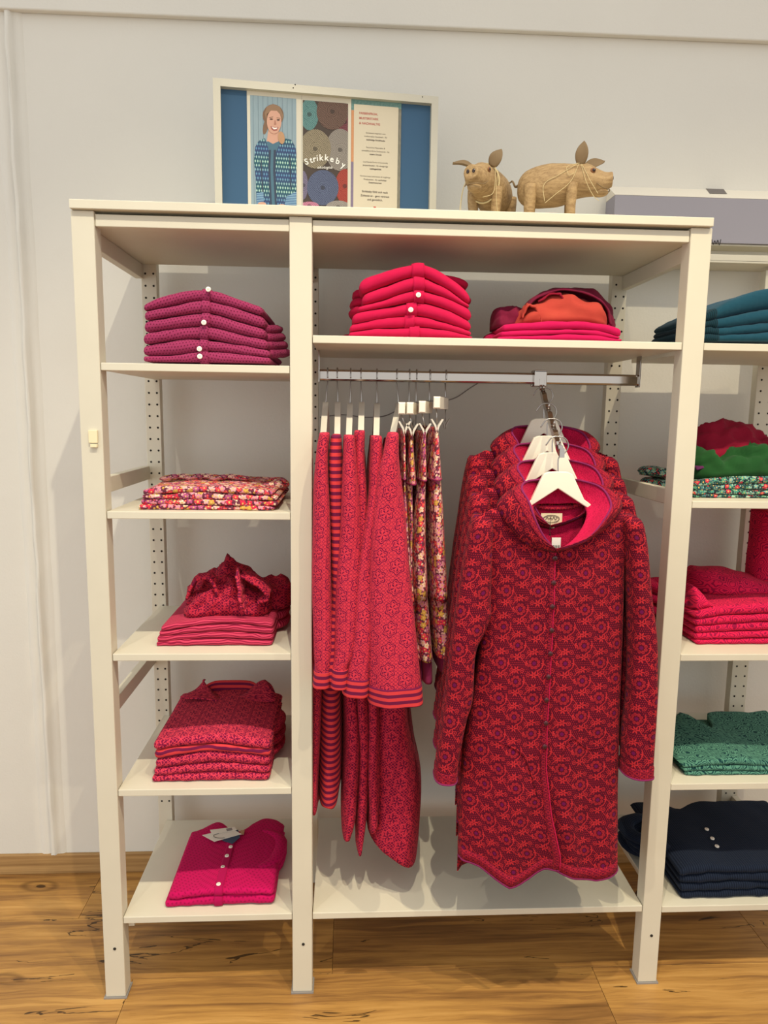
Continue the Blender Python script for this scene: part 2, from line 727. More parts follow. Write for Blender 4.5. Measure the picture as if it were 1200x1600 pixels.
def lacy(c0, c1, k=.0085):
    """small textured lace-stitch dots in half-drop rows"""
    def fn(m, u, v):
        r = (v / k).floor()
        fx = (u / k + r.mod(2.0) * .5).fract() - .5
        fy = (v / k).fract() - .5
        d = (fx * fx + fy * fy).sqrt()
        base = m.mix(m.noise(m.uvs, 90, 3), c1, tuple(min(1, q * 1.12) for q in c1))
        return m.mix(d.lt(.24) * .8, base, c0)
    return fn


def stripes(c0, c1, period, duty=.5, along='v'):
    def fn(m, u, v):
        q = v if along == 'v' else u
        return m.mix((q / period).fract().lt(duty), c1, c0)
    return fn


def damask(bg, line, w=.044, h=.050, thick=1.0):
    """half-drop leaf medallions drawn in line, with squiggles filling the ground"""
    def fn(m, u, v):
        uc = u / w
        x = (uc.fract() - .5) * w
        y = ((v / h + uc.floor().mod(2.0) * .5).fract() - .5) * h
        th = y.atan2(x)
        r = (x * x + y * y * .9).sqrt()
        q = w / .044
        rho = r * ((th * 6.0).cos() * .13 + 1.0)
        t = thick * q
        ring = (rho - .0165 * q).abs().lt(.0012 * t)
        ring2 = (rho - .0122 * q).abs().lt(.0011 * t) * (th * 9.0).cos().gt(-.55)
        leaf = rho.lt(.0096 * q) * rho.gt(.0022 * q) * (th * 5.0 + rho * (120.0 / q)).cos().gt(.45 - .35 * (thick - 1))
        n = (m.noise(m.uvs, 60 / q, 2) - .5) * .8
        f = (u * (2 * pi / (.0095 * q))).cos() + (v * (2 * pi / (.0085 * q))).cos() + n
        sq = (f * .55 + .2).abs().lt(.20 * thick) * rho.gt(.0185 * q)
        return m.mix(ring.max(ring2).max(leaf).max(sq), bg, line)
    return fn


def ornament(bg, motif, heart, w=.046, h=.088):
    """half-drop lattice of eight-petal rosettes inside ogee scrolls, sprays and dots between"""
    def fn(m, u, v):
        uc = u / w
        fx = (uc.fract() - .5) * w
        fy = ((v / h + uc.floor().mod(2.0) * .5).fract() - .5) * h
        k = w / .046
        r = (fx * fx + fy * fy).sqrt()
        th = fy.atan2(fx)
        ta = th.mod(pi / 4) - pi / 8
        px = r * ta.cos() - .0112 * k
        py = r * ta.sin()
        d = (px * px + py * py).sqrt()
        petals = d.lt(.0038 * k) * (d - .0019 * k).abs().gt(.0006 * k)
        cen = r.lt(.0046 * k)
        # scrolls curling away from the rosette
        sp1 = r - (th + pi) * (.0016 * k) - .0165 * k
        line = sp1.abs().lt(.0010 * k) * (th * 2.0 + .8).cos().gt(-.35) * r.lt(.026 * k)
        og = fx - (fy * (2 * pi / h)).sin() * (w * .30)
        line = line.max(((og.abs() - w * .5).abs().lt(.0011 * k)) * r.gt(.0185 * k))
        # leaf sprays above and below
        ay = fy.abs() - .0285 * k
        th2 = ay.atan2(fx)
        r2 = (fx * fx + ay * ay).sqrt()
        spray = r2.lt(((th2 * 3.0).cos().abs() * .0085 + .0012) * k) * r2.gt(.0016 * k)
        # buds at the lattice corners
        gx = fx.abs() - w * .5
        r3 = (gx * gx + fy * fy).sqrt()
        th3 = fy.atan2(gx)
        bud = r3.lt(((th3 * 3.0).cos().abs() * .0050 + .0022) * k) * r3.gt(.0018 * k)
        # curls between: offset rings
        hx = fx.abs() - .0150 * k
        hy = fy.abs() - .0270 * k
        r4 = (hx * hx + hy * hy).sqrt()
        curl = (r4 - .0046 * k).abs().lt(.0008 * k).max(r4.lt(.0018 * k))
        dq = .0052 * k
        dx = (u / dq + ((v / dq).floor()).mod(2.0) * .5).fract() - .5
        dy = (v / dq).fract() - .5
        dots = (dx * dx + dy * dy).sqrt().lt(.24) * r.gt(.0190 * k) * r2.gt(.0100 * k) * (og.abs() - w * .5).abs().gt(.0024 * k) * r4.gt(.0068 * k)
        mask = petals.max(line).max(spray).max(bud).max(curl).max(dots * .7)
        c = m.mix(mask, bg, motif)
        return m.mix(cen, c, heart)
    return fn


def ditsy(bg, cols, k=.013, k2=.0062):
    """little five-petal flowers of mixed colours on a dark ground"""
    def fn(m, u, v):
        c = None
        base = m.mix(m.noise(m.uvs, 120, 2), bg, tuple(q * 1.8 + .01 for q in bg))
        for kk, pr in ((k2, .40), (k, .50)):
            vo = m.new('ShaderNodeTexVoronoi')
            vo.voronoi_dimensions = '2D'
            vo.inputs['Scale'].default_value = 1 / kk
            vo.inputs['Randomness'].default_value = .75
            m.link(m.uvs, vo.inputs['Vector'])
            sp = m.new('ShaderNodeSeparateXYZ')
            m.link(vo.outputs['Position'], sp.inputs[0])
            dx = u - X(m.nt, sp.outputs[0])
            dy = v - X(m.nt, sp.outputs[1])
            r = (dx * dx + dy * dy).sqrt()
            th = dy.atan2(dx)
            sc = m.new('ShaderNodeSeparateColor')
            m.link(vo.outputs['Color'], sc.inputs[0])
            rnd = X(m.nt, sc.outputs[0])
            mask = r.lt(((th + rnd * 6).op('MULTIPLY', 2.5).cos().abs() * .45 + .55) * (kk * pr))
            n = len(cols)
            cr = m.ramp(rnd, [(i / n, q) for i, q in enumerate(cols)], 'CONSTANT')
            cen = r.lt(kk * pr * .24)
            cr = m.mix(cen, cr, srgb('#e0b060'))
            base = m.mix(mask, base, cr)
        return base
    return fn


def swirl(bg, line, w=.045):
    def fn(m, u, v):
        n = (m.noise(m.uvs, 30, 2) - .5) * 5
        f = (u * (2 * pi / w)).sin() + (v * (2 * pi / w)).sin() + n
        return m.mix((f * 1.1).fract().lt(.38), bg, line)
    return fn


RED, RED2, MAR, PLUM = srgb('#d23a4c'), srgb('#e0443f'), srgb('#7c1634'), srgb('#6e1c44')
FB = {}
FB['plum_knit'] = fabric('plum_lace_knit', lacy(srgb('#5a142e'), srgb('#923257'), .0075), bump=1.0, sc=300)
FB['raspberry'] = fabric('raspberry_jersey', mottled(srgb('#b5123f'), srgb('#c01a49'), 40), bump=.15)
FB['pink'] = fabric('pink_jersey', mottled(srgb('#b40f4a'), srgb('#bd1653'), 30), bump=.12)
FB['magenta_knit'] = fabric('magenta_knit', lacy(srgb('#960a42'), srgb('#b80e52'), .011), bump=.5)
FB['magenta_rib'] = fabric('magenta_band', mottled(srgb('#a80c4a'), srgb('#b01052'), 50), bump=.3)
FB['floral'] = fabric('red_ditsy_print', ditsy(srgb('#562434'), [srgb('#cf2f48'), srgb('#dd8a9a'), srgb('#ecc9ae'), srgb('#b0567f'), srgb('#c89c48'), srgb('#dc4650'), srgb('#e0a8a4')], .017, .0085), bump=.06)
FB['stripe_pink'] = fabric('fine_pink_stripe', stripes(srgb('#c8405c'), srgb('#8a1638'), .0075, .6), bump=.1)
FB['damask'] = fabric('red_damask_knit', damask(srgb('#c83446'), srgb('#661238')), bump=.3)
FB['damask_dark'] = fabric('maroon_damask_knit', damask(srgb('#6a1030'), srgb('#c02c40'), .044, .050, 1.5), bump=.3)
FB['damask_fold'] = fabric('coral_damask_knit', damask(srgb('#78143a'), srgb('#d23c50'), .046, .044, 1.45), bump=.3)
FB['stripe_red'] = fabric('red_plum_stripe', stripes(srgb('#cf3c40'), srgb('#6a183e'), .0165, .5), bump=.15)
FB['ornament'] = fabric('red_ornament_knit', ornament(srgb('#530920'), srgb('#b2272e'), srgb('#641044')), bump=.25)
FB['border'] = fabric('red_border_knit', ornament(srgb('#640c26'), srgb('#b82832'), srgb('#640c26'), .017, .014), bump=.25)
FB['lining'] = fabric('pink_lining', damask(srgb('#c01846'), srgb('#960f36'), .03, .034), bump=.3)
FB['piping'] = fabric('plum_piping', mottled(srgb('#74204c'), srgb('#82275a')), bump=.2)
FB['plum'] = fabric('plum_jersey', mottled(srgb('#8c2a55'), srgb('#9a3460')), bump=.1)
FB['teal'] = fabric('teal_knit', mottled(srgb('#163f50'), srgb('#1c4858')), bump=.3, tint=(.6, .8, 1), sheen=.15)
FB['teal_rib'] = fabric('dark_teal_rib', stripes(srgb('#14343f'), srgb('#0b1f28'), .005, .6, 'u'), bump=.3, tint=(.6, .8, 1), sheen=.1)
FB['floral_green'] = fabric('green_ditsy_print', ditsy(srgb('#16262a'), [srgb('#4b8f7c'), srgb('#9cc7b4'), srgb('#3e6a72'), srgb('#7aa9a0'), srgb('#d0394d'), srgb('#28504c'), srgb('#5a9a7a')]), bump=.06, tint=(.8, 1, .9), sheen=.1)
FB['swirl'] = fabric('raspberry_swirl_knit', swirl(srgb('#d8204c'), srgb('#92123e')), bump=.3)
FB['green_ditsy'] = fabric('green_leaf_knit', swirl(srgb('#568874'), srgb('#153a3c'), .05), bump=.25, tint=(.7, 1, .9), sheen=.04)
FB['dark_green'] = fabric('dark_green_knit', swirl(srgb('#23332e'), srgb('#141c1c'), .03), bump=.25, tint=(.7, 1, .9), sheen=.1)
FB['navy'] = fabric('navy_rib_knit', stripes(srgb('#131a28'), srgb('#1f2738'), .0065, .6, 'u'), bump=.5, tint=(.7, .8, 1), sheen=.04)
FB['scarf_burgundy'] = fabric('burgundy_gauze', mottled(srgb('#5e1430'), srgb('#7a1c38'), 14), bump=.1)
FB['scarf_orange'] = fabric('orange_gauze', mottled(srgb('#a43430'), srgb('#b44a3a'), 14), bump=.1)
FB['scarf_green'] = fabric('green_gauze', mottled(srgb('#1c4422'), srgb('#255428'), 14), bump=.1, tint=(.7, 1, .7), sheen=.1)
FB['scarf_red'] = fabric('dark_red_gauze', mottled(srgb('#7c122a'), srgb('#921a32'), 14), bump=.1)


def mk_button(name, c):
    m = Mat(name, .25, .5)
    m.color(c)
    return m.m


MT['pearl'] = mk_button('pearl_button', srgb('#efe6d8'))
MT['darkbtn'] = mk_button('dark_wood_button', srgb('#4a1420'))
MT['thread'] = plain('button_hole', srgb('#6e5a48'), .8)


# ------------------------------------------------------------------ folded garments
def conv(poly, org, sc):
    return [(org[0] + x * sc, org[1] + y * sc) for x, y in poly]


class Curve:
    """x -> z curve made from unprojected pixel points (smooth)"""

    def __init__(s, poly, Y, zmin):
        pts = [U(x, y, Y=Y) for x, y in poly]
        pts = catmull(pts, 60) if len(pts) > 2 else catmull(pts, 12)
        s.t = sorted(((p.x, p.z) for p in pts), key=lambda q: q[0])
        s.zmin = zmin

    def __call__(s, x):
        return max(s.zmin, interp(s.t, x))

    @property
    def x0(s):
        return s.t[0][0]

    @property
    def x1(s):
        return s.t[-1][0]


def fold_grid(bot, top, x0, x1, Yf, depth, seed, nx=36, ybf=None, off=0.0, ends=True, back_sag=0.0, amp=1.0):
    """closed profile swept along x; returns P, UV (rows = x stations)"""
    P, UV = [], []
    NF, NT, NB = 8, 11, 5
    xs = []
    for i in range(nx + 1):
        t = i / nx
        t = .5 - .5 * cos(pi * t) if ends else t
        xs.append(lerp(x0, x1, .35 * (i / nx) + .65 * t if ends else t))
    L = x1 - x0
    for i, x in enumerate(xs):
        zb, zt = bot(x), max(top(x), bot(x) + .004)
        th = zt - zb
        e = min(x - x0, x1 - x)
        rr = min(th * .55, .02)
        k = 1.0
        if ends and e < rr:
            k = sqrt(max(0.0, 1 - (1 - e / rr) ** 2)) * .94 + .06
        zm = (zb + zt) / 2
        hz = th / 2 * k - .0004 + off
        yf = Yf + .004 * amp * nz(x * 16, seed * 3.1) + .003 * amp * nz(x * 40, seed * 7.7) + (1 - k) * .014 - off
        yb = (ybf(x) if ybf else Yf + depth) + .006 * nz(x * 20, seed * 9)
        r = min(hz, .018)
        prof = []
        for j in range(NT):      # bottom, back to front
            y = lerp(yb - r, yf + r, j / (NT - 1))
            prof.append((y, zm - hz))
        for j in range(1, NF):   # front fold
            a = -pi / 2 - pi * j / NF
            prof.append((yf + r + r * cos(a), zm + hz * sin(a)))
        for j in range(NT):      # top, front to back
            y = lerp(yf + r, yb - r, j / (NT - 1))
            prof.append((y, zm + hz))
        for j in range(1, NB):
            a = pi / 2 - pi * j / NB
            prof.append((yb - r + r * cos(a), zm + hz * sin(a)))
        row, ur, Ls = [], [], 0.0
        for j, (y, z) in enumerate(prof):
            if j:
                Ls += sqrt((y - prof[j - 1][0]) ** 2 + (z - prof[j - 1][1]) ** 2)
            dn = (y - yf) / max(.01, yb - yf)
            z2 = z - back_sag * dn * dn
            if z > zm:
                z2 += amp * (.0025 * nz(x * 18, y * 18, seed) + .0012 * nz(x * 55, y * 55, seed + 3)) * k
            z2 = max(z2, bot.zmin + .0003)
            row.append(Vector((x, y, z2)))
            ur.append((x + seed * .37, Ls + seed * .53))
        P.append(row)
        UV.append(ur)
    return P, UV


ORD = ['bottom', 'second', 'third', 'fourth', 'fifth', 'sixth']


def stack(name, org, sc, bounds, Yf, depth, zs, mats, labels, cat, group, band=None, band_mat=None, ybf=None, sleeves=None, sag=None, nx=36, depth_step=0.0, amp=1.0):
    """builds one thing per layer between consecutive boundary curves; returns the roots"""
    cs = [Curve(conv(bp, org, sc), Yf, zs + .0002) for bp in bounds]
    roots = []
    n = len(cs) - 1
    for i in range(n):
        x0 = (cs[i].x0 + cs[i + 1].x0) / 2
        x1 = (cs[i].x1 + cs[i + 1].x1) / 2
        xm = (x0 + x1) / 2
        root = thing(name, labels[i], cat, (xm, Yf + depth / 2, cs[i](xm)), group)
        P, UV = fold_grid(cs[i], cs[i + 1], x0, x1, Yf + depth_step * i, depth, 3.7 * i + len(name) + org[0] * .01, nx, ybf if i == n - 1 else None, amp=amp)
        body = MB().grid(P, UV, True, True).build('body', mats[i] if isinstance(mats, list) else mats, root)
        if band:
            bx, bw = band[i] if isinstance(band, list) else band
            if bx is not None:
                yy = org[1] + sc * bounds[i][len(bounds[i]) // 2][1]
                xa = U(org[0] + (bx - bw / 2) * sc, yy, Y=Yf).x
                xb = U(org[0] + (bx + bw / 2) * sc, yy, Y=Yf).x
                P, UV = fold_grid(cs[i], cs[i + 1], xa, xb, Yf + depth_step * i, depth * .96, 3.7 * i + len(name) + org[0] * .01, 5, ybf if i == n - 1 else None, off=.0034, ends=False, amp=amp)
                MB().grid(P, UV, True, True).build('button_band', band_mat, root)
        roots.append(root)
    return roots, cs


def button(root, p, r=.0058, nrm=(0, -1, .15), mat=None):
    nrm = Vector(nrm).normalized()
    b = MB().disc(p, nrm, r, .0028, 16).build('button', mat or MT['pearl'], root)
    a = Vector((1, 0, 0))
    c = nrm.cross(a).normalized()
    mb = MB()
    for sx, sy in ((1, 1), (1, -1), (-1, 1), (-1, -1)):
        mb.disc(Vector(p) + nrm * .0014 + a * sx * r * .22 + c * sy * r * .22, nrm, r * .13, .0004, 6)
    mb.build('thread_hole', MT['thread'], b)
    return b


def roll(root, name, pts, r, mat, seed=0, flat=.7):
    """a soft folded-over sleeve: squashed, wobbly tube along world points"""
    P = catmull(pts, 14)
    rows, UV = [], []
    n = 14
    Ls = 0
    for i, p in enumerate(P):
        t = i / (len(P) - 1)
        k = sqrt(max(0.02, 1 - abs(2 * t - 1) ** 5))
        if i:
            Ls += (p - P[i - 1]).length
        d = (P[min(i + 1, 13)] - P[max(i - 1, 0)]).normalized()
        s = d.cross(Vector((0, 0, 1))).normalized()
        row, ur = [], []
        for j in range(n):
            a = 2 * pi * j / n
            q = r * k * (1 + .18 * nz(cos(a) * 2 + seed, sin(a) * 2, t * 4))
            row.append(p + s * cos(a) * q + Vector((0, 0, 1)) * sin(a) * q * flat)
            ur.append((a * r, Ls))
        rows.append(row)
        UV.append(ur)
    return MB().grid(rows, UV, True, True).build(name, mat, root)


# upper left shelf: six plum cardigans
S5, O5 = 380 / 1200, (100, 420)
bd = [[(388, 458), (700, 462), (1020, 468)],
      [(388, 430), (540, 425), (700, 408), (860, 420), (1020, 437)],
      [(382, 378), (540, 352), (690, 345), (850, 372), (1018, 402)],
      [(390, 318), (540, 295), (700, 283), (850, 318), (1000, 350)],
      [(390, 258), (540, 232), (715, 218), (860, 258), (992, 295)],
      [(392, 208), (530, 180), (680, 155), (850, 192), (994, 238)],
      [(384, 178), (480, 135), (620, 100), (740, 105), (860, 145), (970, 180)]]
lab = ['plum lace-knit cardigan, %s of the stack on the upper left shelf' % t for t in ('bottom one', 'second from the bottom', 'third from the bottom', 'third from the top', 'second from the top', 'topmost')]
r, cs = stack('folded_cardigan', O5, S5, bd, .035, .30, Z1L, FB['plum_knit'], lab, 'cardigan', 'plum cardigans on the upper left shelf', band=[(690, 40)] * 3 + [(700, 40)] * 3, band_mat=FB['plum_knit'])
for i, x, y in ((5, 712, 101), (3, 690, 265), (1, 668, 395), (0, 670, 432)):
    p = U(O5[0] + x * S5, O5[1] + y * S5, Y=.026)
    button(r[i], p, .0062)
for k in range(4):
    p0 = U(O5[0] + (1000 + 10 * k) * S5, O5[1] + (300 + 40 * k) * S5, Y=.10)
    p1 = U(O5[0] + (1050 + 14 * k) * S5, O5[1] + (300 + 38 * k) * S5, Y=.20)
    p0.z = max(p0.z, Z1L + .018)
    p1.z = max(p1.z, Z1L + .016)
    roll(r[3 - k if k < 4 else 0], 'sleeve', [p0 + Vector((-.05, 0, 0)), p0, p1, p1 + Vector((-.03, .08, 0))], .016, FB['plum_knit'], k)

# middle bay, upper shelf: six raspberry cardigans
S6, O6 = 320 / 1200, (480, 380)
bd = [[(240, 548), (650, 552), (975, 558)],
      [(245, 520), (400, 500), (560, 495), (650, 490), (800, 505), (970, 545)],
      [(250, 478), (400, 450), (620, 425), (780, 455), (960, 515)],
      [(275, 410), (450, 375), (640, 343), (800, 380), (970, 465)],
      [(315, 365), (450, 330), (600, 280), (690, 277), (820, 320), (962, 385)],
      [(325, 298), (450, 250), (600, 200), (690, 200), (830, 270), (945, 357)],
      [(283, 215), (420, 170), (600, 125), (690, 118), (800, 170), (930, 270), (972, 322)]]
lab = ['raspberry cotton cardigan, %s of the stack on the middle upper shelf' % t for t in ('bottom one', 'second from the bottom', 'third from the bottom', 'third from the top', 'second from the top', 'topmost')]
r, cs = stack('folded_cardigan', O6, S6, bd, .03, .30, Z1C, FB['raspberry'], lab, 'cardigan', 'raspberry cardigans on the middle upper shelf',
              band=[(628, 58), (600, 56), (612, 60), (655, 60), (655, 66), (650, 72)], band_mat=FB['raspberry'])
for i, x, y in ((3, 652, 303), (2, 607, 390)):
    button(r[i], U(O6[0] + x * S6, O6[1] + y * S6, Y=.020), .0062)
for k, (x, y, i) in enumerate(((290, 300, 4), (275, 350, 3), (268, 400, 2))):
    p0 = U(O6[0] + x * S6, O6[1] + y * S6, Y=.14)
    roll(r[i], 'sleeve', [p0 + Vector((.04, -.03, 0)), p0 + Vector((.008, 0, 0)), p0 + Vector((.01, .10, 0)), p0 + Vector((.05, .14, 0))], .016, FB['raspberry'], k)
for k, (x, y, i) in enumerate(((930, 240, 5), (950, 330, 4))):
    p0 = U(O6[0] + x * S6, O6[1] + y * S6, Y=.16)
    roll(r[i], 'sleeve', [p0 + Vector((-.07, -.04, .01)), p0 + Vector((-.012, 0, 0)), p0 + Vector((-.012, .09, 0)), p0 + Vector((-.06, .12, 0))], .015, FB['raspberry'], k + 5)
p0 = U(O6[0] + 200 * S6, O6[1] + 530 * S6, Y=.20)
p0.z = Z1C + .012
roll(r[0], 'sleeve', [p0 + Vector((.07, -.04, 0)), p0 + Vector((.012, 0, 0)), p0 + Vector((.02, .09, 0)), p0 + Vector((.07, .12, 0))], .016, FB['raspberry'], 9)

# middle bay, upper shelf right: three pink tops
S7, O7 = .3, (740, 420)
bd = [[(122, 368), (450, 372), (785, 380)],
      [(128, 354), (330, 345), (560, 339), (770, 366)],
      [(148, 324), (340, 318), (520, 313), (660, 324), (765, 355)],
      [(155, 290), (300, 276), (560, 270), (700, 290), (784, 318)]]
lab = ['pink folded jersey top, %s under the orange scarf' % t for t in ('bottom one', 'middle one', 'topmost')]
r, cs = stack('folded_shirt', O7, S7, bd, .04, .26, Z1C, FB['pink'], lab, 'top', 'pink tops under the orange scarf')
PINKTOP = cs[3]
p0 = U(O7[0] + 70 * S7, O7[1] + 345 * S7, Y=.16)
p0.z = Z1C + .016
roll(r[0], 'sleeve', [p0 + Vector((.07, -.05, 0)), p0 + Vector((.012, 0, 0)), p0 + Vector((.02, .07, 0)), p0 + Vector((.07, .1, 0))], .016, FB['pink'], 4)

# left bay, second shelf: four floral tops
S8, O8 = 350 / 1200, (130, 700)
bd = [[(290, 338), (650, 338), (1012, 340)],
      [(296, 304), (500, 304), (760, 309), (1040, 312)],
      [(308, 272), (600, 277), (800, 284), (1050, 285)],
      [(312, 252), (500, 243), (700, 240), (1030, 255)],
      [(318, 222), (450, 205), (640, 205), (820, 212), (1010, 232)]]
lab = ['red floral cotton top, %s of the pile on the second left shelf' % t for t in ('bottom one', 'second from the bottom', 'second from the top', 'topmost')]
r, cs = stack('folded_shirt', O8, S8, bd, .033, .33, Z2, FB['floral'], lab, 'top', 'floral tops on the second left shelf', nx=44, amp=1.6)
p0 = U(O8[0] + 1080 * S8, O8[1] + 200 * S8, Y=.2)
p0.z = Z2 + .045
roll(r[2], 'sleeve', [p0 + Vector((-.08, -.06, -.01)), p0 + Vector((-.02, 0, 0)), p0 + Vector((-.02, .08, 0)), p0 + Vector((-.08, .1, 0))], .022, FB['floral'], 2)
for k in range(3):
    pa = U(O8[0] + (520 + 130 * k) * S8, O8[1] + (165) * S8, Y=.2)
    pa.z = cs[4](pa.x) + .004
    roll(r[3], 'fold', [pa + Vector((-.05, -.02, 0)), pa + Vector((.0, .01, .004)), pa + Vector((.06, -.01, 0))], .016, FB['floral'], k + 3, .5)

# left bay, third shelf: four striped tops
bd = [[(386, 1072), (700, 1066), (1014, 1060)],
      [(388, 1044), (660, 1020), (1017, 1030)],
      [(392, 1012), (700, 986), (1020, 1000)],
      [(412, 984), (600, 957), (800, 938), (1020, 968)],
      [(413, 958), (560, 930), (800, 912), (1018, 935)]]
lab = ['pink pinstriped top, %s of the pile on the third left shelf' % t for t in ('bottom one', 'second from the bottom', 'second from the top', 'topmost')]
r, cs = stack('folded_shirt', O8, S8, bd, .06, .30, Z3, FB['stripe_pink'], lab, 'top', 'striped tops on the third left shelf')
STRIPETOP = cs[4]
for k in range(2):
    p0 = U(O8[0] + (1075) * S8, O8[1] + (860 + 60 * k) * S8, Y=.22)
    p0.z = Z3 + .045 - .025 * k
    roll(r[3 - 2 * k], 'sleeve', [p0 + Vector((-.07, -.07, 0)), p0 + Vector((-.008, -.02, 0)), p0 + Vector((-.01, .07, 0)), p0 + Vector((-.07, .1, 0))], .017, FB['stripe_pink'], k)

# left bay, fourth shelf: five red patterned dresses
S9, O9 = 350 / 1200, (130, 1030)
bd = [[(362, 674), (700, 662), (1000, 650)],
      [(366, 632), (700, 606), (1000, 612)],
      [(378, 590), (700, 560), (1004, 578)],
      [(385, 542), (700, 498), (1002, 524)],
      [(368, 492), (700, 460), (1008, 492)],
      [(373, 446), (560, 420), (800, 410), (1003, 446)]]
lab = ['red patterned knit dress, bottom one of the pile on the fourth left shelf', 'red patterned knit dress, second from the bottom on the fourth left shelf',
       'red patterned knit dress, third from the bottom on the fourth left shelf', 'striped red knit dress, second from the top on the fourth left shelf',
       'red patterned dress with an open collar, on top of the fourth left shelf pile']
COLLAR_Y = .36
r, cs = stack('folded_dress', O9, S9, bd, .036, .33, Z4, [FB['damask_fold']] * 3 + [FB['stripe_red'], FB['damask_fold']], lab, 'dress', 'folded red dresses on the fourth left shelf')
L4ROOT, L4TOP = r[4], cs[5]
for k in range(3):
    p0 = U(O9[0] + (1060) * S9, O9[1] + (330 + 70 * k) * S9, Y=.20)
    p0.z = Z4 + .085 - .03 * k
    roll(r[4 - 2 * k], 'sleeve', [p0 + Vector((-.07, -.09, 0)), p0 + Vector((-.014, -.03, 0)), p0 + Vector((-.012, .06, 0)), p0 + Vector((-.07, .12, 0))], .017, FB['damask_dark'], k)

# left bay, bottom shelf: two magenta cardigans
bd = [[(425, 1342), (720, 1332), (1027, 1316)],
      [(442, 1302), (700, 1270), (1026, 1266)],
      [(455, 1262), (700, 1234), (1020, 1236)]]
lab = ['magenta knit cardigan lying under the tagged one on the bottom left shelf', 'magenta knit cardigan with pearl buttons and paper tags on the bottom left shelf']


def yb5(x):
    xm = .31
    return .33 + .035 * exp(-((x - xm + .075) / .035) ** 2) + .05 * exp(-((x - xm - .075) / .05) ** 2) - .03 * exp(-((x - xm) / .04) ** 2)


r, cs = stack('folded_cardigan', O9, S9, bd, .034, .31, Z5, FB['magenta_knit'], lab, 'cardigan', 'magenta cardigans on the bottom left shelf', ybf=yb5, band=[(725, 44), None, ][0:1] + [(725, 44)], band_mat=FB['magenta_rib'])
L5ROOT, L5TOP = r[1], cs[2]
for x, y in ((725, 1205), (748, 1113), (770, 1053), (790, 1005)):
    q = U(O9[0] + x * S9, O9[1] + y * S9, Z=Z5 + .058)
    zt = cs[2](q.x) + .003
    q = U(O9[0] + x * S9, O9[1] + y * S9, Z=zt)
    button(r[1], q, .006, (0, -.15, 1))
for k in range(2):
    p0 = U(O9[0] + 1040 * S9, O9[1] + (1000 + 60 * k) * S9, Y=.2)
    p0.z = Z5 + .040 - .02 * k
    roll(r[1 - k], 'sleeve', [p0 + Vector((-.06, -.08, 0)), p0 + Vector((-.004, -.03, 0)), p0 + Vector((.0, .07, 0)), p0 + Vector((-.07, .12, 0))], .018, FB['magenta_knit'], k)

# right unit, top shelf: four teal jumpers with dark ribbed ends
S4, O4 = .25, (900, 250)
bd = [[(765, 1130), (900, 1130), (1200, 1132), (1500, 1132)],
      [(760, 1094), (840, 1088), (920, 1093), (1200, 1074), (1500, 1062)],
      [(780, 1050), (840, 1042), (905, 1050), (1200, 1012), (1500, 995)],
      [(790, 1012), (840, 1002), (900, 990), (1200, 930), (1500, 905)],
      [(800, 970), (850, 942), (900, 915), (1000, 865), (1200, 798), (1500, 760)]]
lab = ['teal knit jumper, %s of the stack on the top right shelf' % t for t in ('bottom one', 'second from the bottom', 'second from the top', 'topmost')]
r, cs = stack('folded_jumper', O4, S4, bd, .05, .28, Z1C, FB['teal'], lab, 'jumper', 'teal jumpers on the top right shelf')
for i in range(4):
    x0 = max(cs[i].x0, cs[i + 1].x0) + .0005
    x1 = U(O4[0] + (915 - 4 * i) * S4, 500, Y=.05).x
    P, UV = fold_grid(cs[i], cs[i + 1], (cs[i].x0 + cs[i + 1].x0) / 2 - .001, x1, .05, .281, 3.7 * i + 13 + 9.0, 24, off=.0016)
    MB().grid(P, UV, True, True).build('ribbed_hem', FB['teal_rib'], r[i])

# right unit, second shelf: four green floral tops
S10, O10 = .275, (960, 600)
bd = [[(445, 655), (870, 656), (1300, 656)],
      [(448, 630), (650, 627), (870, 632), (1300, 630)],
      [(450, 610), (650, 600), (870, 602), (1300, 600)],
      [(452, 585), (620, 572), (870, 566), (1300, 560)],
      [(462, 552), (620, 530), (870, 520), (1300, 515)]]
lab = ['green floral cotton top, %s under the green and red scarf' % t for t in ('bottom one', 'second from the bottom', 'second from the top', 'topmost')]
r, cs = stack('folded_shirt', O10, S10, bd, .075, .30, Z2R, FB['floral_green'], lab, 'top', 'green floral tops on the second right shelf', amp=1.5)
R2TOP = cs[4]
for k in range(2):
    p0 = U(O10[0] + (190 + 10 * k) * S10, O10[1] + (495 + 40 * k) * S10, Y=.26)
    p0.z = Z2R + .052 - .034 * k
    roll(r[3 - 2 * k], 'sleeve', [p0 + Vector((.10, -.04, 0)), p0 + Vector((.03, 0, 0)), p0 + Vector((.016, .06, 0)), p0 + Vector((.09, .1, 0))], .019, FB['floral_green'], k)

# right unit, third shelf: five raspberry swirl tops
bd = [[(465, 1492), (870, 1492), (1300, 1492)],
      [(458, 1456), (870, 1444), (1300, 1440)],
      [(460, 1418), (870, 1402), (1300, 1398)],
      [(462, 1376), (870, 1352), (1300, 1348)],
      [(452, 1338), (650, 1318), (870, 1308), (1300, 1302)],
      [(462, 1300), (600, 1268), (870, 1250), (1300, 1246)]]
lab = ['raspberry swirl-patterned top, %s of the pile on the third right shelf' % t for t in ('bottom one', 'second from the bottom', 'middle one', 'second from the top')] + ['raspberry swirl-patterned top with loose sleeves heaped on the third right shelf']
r, cs = stack('folded_shirt', O10, S10, bd, .078, .28, Z3 - .006, FB['swirl'], lab, 'top', 'raspberry tops on the third right shelf')
R3ROOT, R3TOP = r[4], cs[5]

